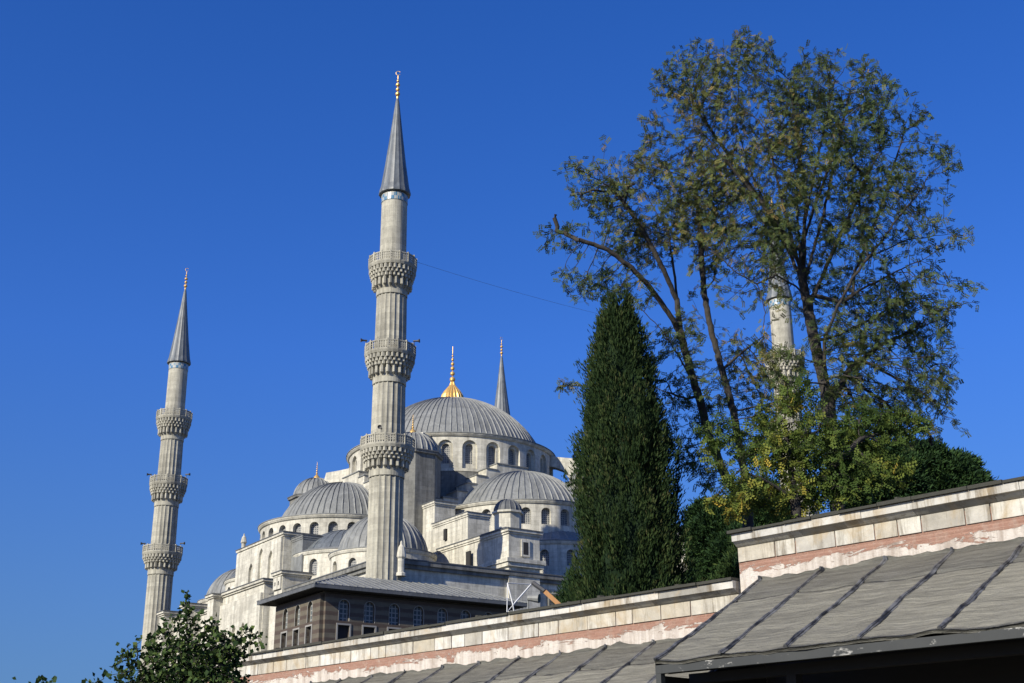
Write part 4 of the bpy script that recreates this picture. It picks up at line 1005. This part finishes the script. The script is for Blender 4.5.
# --- left locust tree, two leaning stems, crown arching over the cypress
DB = 37
SB = [[at(752, 560, DB) * [1, 1, 0] + [0, 0, -1.6], at(748, 520, DB), at(744, 470, DB), at(733, 410, DB), at(722, 370, DB), at(711, 330, DB), at(704, 292, DB), at(702, 265, DB), at(700, 225, DB), at(694, 180, DB)],
      [at(744, 500, DB), at(726, 478, DB - .5), at(710, 440, DB - .8), at(700, 400, DB - 1), at(690, 370, DB - 1), at(681, 335, DB - 1), at(677, 300, DB - 1), at(674, 270, DB - .8), at(668, 230, DB - .6)],
      [at(681, 335, DB - 1), at(668, 312, DB - 1.3), at(652, 290, DB - 1.6), at(632, 268, DB - 2), at(608, 250, DB - 2.3), at(580, 240, DB - 2.5)],
      [at(711, 330, DB), at(698, 312, DB + .4), at(688, 290, DB + .8)],
      [at(704, 292, DB), at(714, 280, DB + .3), at(718, 255, DB + .5)],
      [at(697, 390, DB - 1), at(680, 358, DB - 1.6), at(662, 330, DB - 2), at(640, 308, DB - 2.2)],
      [at(677, 300, DB - 1), at(660, 262, DB - 1.5), at(640, 225, DB - 1.8), at(618, 195, DB - 2)],
      [at(722, 370, DB), at(745, 350, DB + .5), at(765, 335, DB + .8)],
      [at(690, 400, DB - 1), at(655, 388, DB - .2), at(610, 385, DB + .6), at(572, 386, DB + 1)]]
BB = [(690, 335, 22, 30, -1.6, .5), (705, 380, 22, 30, -1.6, .8), (730, 350, 20, 26, .6, .8), (672, 430, 14, 30, -1, .8), (700, 470, 22, 24, -1, .9), (735, 480, 22, 18, .4), (760, 420, 24, 24, .8), (665, 365, 20, 22, -2, .9), (560, 236, 22, 22, -2), (592, 185, 32, 26, -2), (602, 148, 9, 18, -2), (575, 165, 20, 10, -2), (620, 205, 34, 30, -2), (578, 278, 26, 26, -2), (570, 300, 14, 14, -2), (605, 240, 30, 22, -2), (610, 285, 30, 22, -1.5), (640, 175, 36, 26, -1), (650, 240, 40, 30, -1), (640, 290, 30, 18, -2, .7), (680, 225, 40, 28, 0), (700, 190, 40, 20, 0), (712, 250, 22, 30, .5, .8),
      (665, 345, 26, 18, -1.5, .8), (655, 375, 18, 14, -1.5, .6), (680, 400, 20, 26, -.8), (693, 440, 24, 34, -.8), (720, 420, 26, 26, 0), (760, 350, 30, 16, .8), (740, 385, 26, 24, .5), (770, 385, 24, 30, .8), (712, 470, 20, 18, -.5), (567, 386, 12, 8, 1, 12), (745, 440, 26, 26, .4)]
def tint_b(P): return np.clip(.45 + .18 * np.sin(P[:, 0] * .9 + P[:, 2] * .6) + rng.normal(size=len(P)) * .22, 0, 1)
make_tree('locust_tree', 'slender twin stemmed feathery tree arching its crown over the dark cypress', 'tree', SB, gaps(blob_pts(BB, DB, 85, .9), 1.0, -.2), 'leaf_robinia', rob_leaf(.195), trunk_r=.165, tip=.0055, step=.13, kill=.14, infl=2.2, tip_levels=3, per=2, e=2.1, gravity=.08, tintf=tint_b, bare=.02)
# --- yellowing lower tree in front
DC = 31
SC_ = [[at(800, 600, DC) * [1, 1, 0] + [0, 0, -1.6], at(798, 540, DC), at(795, 500, DC), at(790, 460, DC), at(784, 420, DC)], [at(795, 500, DC), at(765, 480, DC - .4), at(740, 470, DC - .6)], [at(795, 500, DC), at(830, 470, DC), at(860, 440, DC)], [at(790, 470, DC), at(772, 440, DC + .6), at(760, 415, DC + .8)]]
BC = [(745, 495, 24, 20, -.6), (735, 515, 18, 10, -.6), (775, 500, 34, 22), (790, 450, 34, 34), (798, 400, 24, 26), (825, 450, 34, 34), (850, 480, 40, 26), (870, 430, 44, 26, .5), (765, 445, 26, 26, .5), (820, 490, 40, 20), (890, 470, 30, 20, .5), (715, 500, 16, 12, -.6), (720, 440, 22, 30, .8, .5), (905, 425, 26, 18, .8, .7), (750, 455, 20, 16, .5, .7), (765, 420, 18, 16, .8, .6)]
def tint_c(P):
    zc = at(800, 450, DC)[2]; xc = at(790, 450, DC)[0]
    return np.clip(.24 - .055 * (P[:, 0] - xc) - .06 * (P[:, 2] - zc) + .3 * np.sin(P[:, 0] * 1.9 + P[:, 2] * 1.1) * np.sin(P[:, 2] * 1.9 + P[:, 1]) + rng.normal(size=len(P)) * .2, 0, 1)
make_tree('broadleaf_tree', 'leafy tree turning yellow just above the stone wall', 'tree', SC_, blob_pts(BC, DC, 90, .8), 'leaf_yellow', rob_leaf(.24, 4, .38), trunk_r=.13, tip=.005, step=.12, kill=.14, infl=2.0, tip_levels=4, per=4, tintf=tint_c, bare=.0)
# --- dark leafy tree at the bottom left
DD = 22
BD = [(187, 604, 4, 13, 0, 7), (180, 618, 6, 10, 0, 3), (196, 622, 8, 12, 0, 2), (178, 640, 14, 16), (160, 650, 10, 16), (130, 652, 5, 10, 0, 4), (116, 672, 5, 8, 0, 4), (225, 640, 8, 12), (252, 636, 6, 8, 0, 3), (262, 644, 5, 4, 0, 4), (180, 665, 40, 24), (210, 660, 30, 30), (187, 622, 7, 18), (150, 650, 14, 20), (213, 635, 12, 18), (232, 655, 16, 22), (243, 632, 8, 10), (128, 668, 12, 14), (125, 655, 5, 8), (165, 635, 10, 16), (200, 700, 60, 30), (140, 700, 40, 24), (250, 645, 6, 6)]
SD = [[at(185, 900, DD) * [1, 1, 0] + [0, 0, -1.6], at(186, 760, DD), at(188, 700, DD), at(190, 660, DD), at(187, 620, DD)], [at(188, 720, DD), at(160, 690, DD), at(140, 665, DD)], [at(188, 720, DD), at(215, 690, DD), at(235, 650, DD)]]
maple = lambda sz: (lambda P, d, t: leaves(P, sz, .42, -.1, d, t))
make_tree('broadleaf_tree', 'dark green leafy tree in the bottom left corner in front of the mosque', 'tree', SD, blob_pts(BD, DD, 1000, .9), 'leaf_maple', maple(.085), trunk_r=.07, step=.06, kill=.07, infl=1.6, tip_levels=6, per=3, bare=-.2, tip=.005)
SE_ = [[at(45, 900, DD) * [1, 1, 0] + [0, 0, -1.6], at(45, 760, DD), at(46, 700, DD)]]
BE = [(40, 715, 26, 22), (52, 680, 5, 4), (42, 683, 6, 5), (13, 684, 4, 4), (20, 705, 16, 14), (103, 678, 5, 6)]
make_tree('broadleaf_tree', 'small dark tree of which only the topmost leaves show at the bottom left edge', 'tree', SE_, blob_pts(BE, DD, 1300, .8), 'leaf_maple', maple(.10), trunk_r=.05, step=.06, kill=.07, infl=1.6, tip_levels=6, per=3, bare=-.2, tip=.005)

# --- cypress
def cypress():
    D = 34.0; base = at(631, 605, D); top = at(617, 291, D); z0, z1 = -1.6, top[2]
    prof_px = [(291, 2), (305, 7), (320, 12), (340, 18), (360, 25), (380, 30), (400, 35), (430, 43), (460, 45), (500, 49), (540, 54), (580, 56), (610, 57), (680, 55), (800, 40)]
    zs = np.array([at(620, y, D)[2] for y, _ in prof_px]); sc = 1 / 27.5
    rs_ = np.array([w * np.linalg.norm(at(630, y, D) - at(620, y, D)) / 10 for y, w in prof_px])
    o = np.argsort(zs); zs, rs_ = zs[o], rs_[o]
    def rad(z): return np.interp(z, zs, rs_)
    def ax(z): t = np.clip((z - base[2]) / (z1 - base[2]), -.6, 1); return np.stack([base[0] + (top[0] - base[0]) * t, np.full_like(t, D)], -1)
    root = empty('cypress_tree', (base[0], D, -1.6)); tag(root, 'tall dense dark green cypress rising beside the domes', 'tree')
    O = np.array([base[0], D, -1.6])
    # lumpy core
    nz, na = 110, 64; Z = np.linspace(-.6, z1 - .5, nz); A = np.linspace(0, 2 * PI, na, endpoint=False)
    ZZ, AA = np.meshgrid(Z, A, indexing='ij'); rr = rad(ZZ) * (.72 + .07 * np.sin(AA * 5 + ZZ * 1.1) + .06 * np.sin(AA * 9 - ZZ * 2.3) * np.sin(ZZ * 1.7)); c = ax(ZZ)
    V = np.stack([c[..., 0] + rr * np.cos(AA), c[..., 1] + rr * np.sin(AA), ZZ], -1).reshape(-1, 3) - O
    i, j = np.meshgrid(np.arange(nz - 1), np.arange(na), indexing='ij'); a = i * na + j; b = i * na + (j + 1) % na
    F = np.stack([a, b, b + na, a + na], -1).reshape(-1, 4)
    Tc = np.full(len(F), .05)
    # plumes: upright spindle shaped clumps of small sprays
    npl = 3000; zc = z1 - (z1 - .2) * rng.uniform(0, 1, npl) ** .8 - .45; ph = rng.uniform(0, 2 * PI, npl); R = rad(zc) * (rng.uniform(.68, .93, npl) + .20 * (rng.uniform(0, 1, npl) > .92)) * (1 + .10 * np.sin(zc * 1.7 + ph * 2) + .09 * np.sin(ph * 9 + np.sin(zc * .9) * 1.5)) * (1 + .07 * np.sin(ph * 5 + zc * 1.3) * np.sin(zc * 2.1 + ph * 2)); cc = ax(zc)
    C = np.stack([cc[:, 0] + R * np.cos(ph), cc[:, 1] + R * np.sin(ph), zc], -1); out = np.stack([np.cos(ph), np.sin(ph), np.zeros(npl)], -1)
    per = 52; idx = np.repeat(np.arange(npl), per); n = len(idx); hh = rng.uniform(.35, .9, npl)[idx]; t = rng.uniform(0, 1, n)
    q = rng.normal(size=(n, 3)) * [.10, .10, 0]; w = (np.sin(PI * t) ** .7)[:, None]
    Pp = C[idx] + q * w + np.array([0, 0, 1.]) * ((t - .35) * hh)[:, None] + out[idx] * (.10 * t)[:, None]
    d = np.tile([0, 0, 1.], (n, 1)) + out[idx] * .5 + rng.normal(size=(n, 3)) * .28; d /= np.linalg.norm(d, axis=1)[:, None]
    s_ = np.cross(d, rng.normal(size=(n, 3))); s_ /= np.linalg.norm(s_, axis=1)[:, None]; L = rng.uniform(.08, .18, n)[:, None]
    V2 = np.stack([Pp, Pp + d * L * .5 + s_ * .016, Pp + d * L, Pp + d * L * .5 - s_ * .016], 1).reshape(-1, 3) - O
    tp = rng.uniform(.1, .75, npl)[idx] + .25 * t + rng.normal(size=n) * .1
    F2 = np.arange(len(V2)).reshape(-1, 4)
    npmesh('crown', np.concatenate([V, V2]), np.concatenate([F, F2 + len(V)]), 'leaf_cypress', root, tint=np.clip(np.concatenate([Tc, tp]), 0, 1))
    tr = MB(); tr.lathe((0, 0), [(.32, 0), (.25, 1.2), (.2, 4)], 10); tr.build('trunk', 'bark', root)
cypress()
# --- dark pines behind
def tuft_tree(name, label, blobs, D, trunk_px, mat='leaf_pine', n_t=1500, size=.2, tr=.2):
    base = at(trunk_px, 600, D) * [1, 1, 0] + [0, 0, -1.6]; root = empty(name, tuple(base)); tag(root, label, 'tree')
    V = []; F = []; T = []; off = 0
    for (px, py, rx, ry, dd) in blobs:
        c = at(px, py, D + dd); sc = np.linalg.norm(at(px + 10, py, D + dd) - c) / 10; R = np.array([rx, (rx + ry) / 2, ry]) * sc
        k = int(n_t * R[0] * R[2]); q = rng.normal(size=(k, 3)); q /= np.linalg.norm(q, axis=1)[:, None]
        lump = 1 + .10 * np.sin(q[:, 0] * 6 + px) * np.sin(q[:, 2] * 7) + .07 * np.sin(q[:, 1] * 13 + q[:, 2] * 9)
        P = c + q * R * (lump * rng.uniform(.72, 1.0, k))[:, None]
        per = 9; idx = np.repeat(np.arange(k), per); PP = P[idx] + rng.normal(size=(len(idx), 3)) * .10
        v, f, t = leaves(PP - base, size, .14, .35, q[idx] * 1.0, np.clip(rng.uniform(.0, .8, k)[idx] + rng.normal(size=len(idx)) * .1, 0, 1))
        V.append(v); F.append(f + off); T.append(t); off += len(v)
        # core
        na, nb = 24, 14; th, ph = np.meshgrid(np.linspace(0, 2 * PI, na, endpoint=False), np.linspace(-PI / 2, PI / 2, nb), indexing='ij')
        S3 = np.stack([np.cos(ph) * np.cos(th), np.cos(ph) * np.sin(th), np.sin(ph)], -1); v = (c + S3 * R * .74).reshape(-1, 3) - base
        i, j = np.meshgrid(np.arange(na), np.arange(nb - 1), indexing='ij'); a = i * nb + j; b = ((i + 1) % na) * nb + j
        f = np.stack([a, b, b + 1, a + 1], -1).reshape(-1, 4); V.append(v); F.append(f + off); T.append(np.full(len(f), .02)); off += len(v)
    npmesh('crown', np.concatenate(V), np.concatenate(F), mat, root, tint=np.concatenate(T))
    tm = MB(); top = at(blobs[0][0], blobs[0][1], D) - base; tm.tube((0, 0, 0), tuple(top), tr, 10, tr * .5); tm.build('trunk', 'bark', root)
tuft_tree('pine_tree', 'round dark green pine behind the taller wall at the right', [(915, 478, 52, 34, 0), (955, 480, 26, 26, 1), (880, 490, 50, 40, -1), (940, 500, 50, 40, 0)], 52, 915)
tuft_tree('pine_tree', 'dark green pine between the cypress and the taller wall', [(716, 540, 30, 36, 0), (740, 560, 34, 34, -1), (705, 520, 16, 16, 0), (760, 540, 40, 60, 2), (730, 600, 50, 40, 0)], 50, 725)
tuft_tree('shrub', 'small leafy shrub growing left of the cypress foot', [(571, 592, 8, 18, 0), (562, 602, 8, 8, 0)], 60, 570, n_t=500, size=.16, tr=.08)
tuft_tree('shrub', 'light green bush growing behind the end of the lower wall', [(742, 575, 16, 34, 0), (728, 590, 16, 22, 0)], 40, 745, mat='leaf_maple', n_t=700, size=.15, tr=.06)

# ============================================================ SMALL THINGS behind the wall
# tripod frame of white rods and a wooden plank
DF = 32
fr = empty('rod_frame', tuple(at(512, 606, DF) * [1, 1, 0] + [0, 0, -1.6])); tag(fr, 'white metal rod frame like a triangle sticking up behind the wall', 'metal frame')
o_ = np.array(fr.location)
P = {k: tuple(at(*v, DF + e) - o_) for k, (v, e) in {'a': ((507.5, 583), 0), 'b': ((531, 584.5), .5), 'c': ((513, 605), 0), 'd': ((515, 618), .1), 'e': ((507, 612), 0)}.items()}
mb = MB()
for a, b, r_ in (('a', 'c', .018), ('a', 'b', .013), ('b', 'c', .022), ('a', 'e', .012), ('c', 'd', .018), ('b', 'e', .012)): mb.tube(P[a], P[b], r_, 6)
mb.tube(P['d'], (P['d'][0], P['d'][1], 0), .035, 6); mb.build('rod', 'white', fr)
mb = MB(); q = at(528, 598, DF + 1) - o_; mb.tube(tuple(q), tuple(q + np.array([.28, -.1, -.03])), .07, 10, .12); mb.tube(tuple(q), (q[0], q[1], 0), .02); mb.build('floodlight', 'lead', fr)
pk = empty('plank', tuple(at(556, 600, DF) * [1, 1, 0] + [0, 0, -1.6])); tag(pk, 'orange brown wooden beam leaning above the wall beside the cypress', 'beam'); o_ = np.array(pk.location)
mb = MB(); a, b = at(545, 591.5, DF) - o_, at(566, 611, DF) - o_; mb.tube(tuple(a), tuple(b), .075, 4, .075); mb.build('beam', 'wood', pk)
mb = MB(); a2 = at(533, 583, DF + .3) - o_; mb.tube(tuple(a2), tuple(a), .06, 6); c2 = b.copy(); mb.tube(tuple(b), (b[0] + .2, b[1], 0), .06, 6); mb.build('prop', 'black', pk)
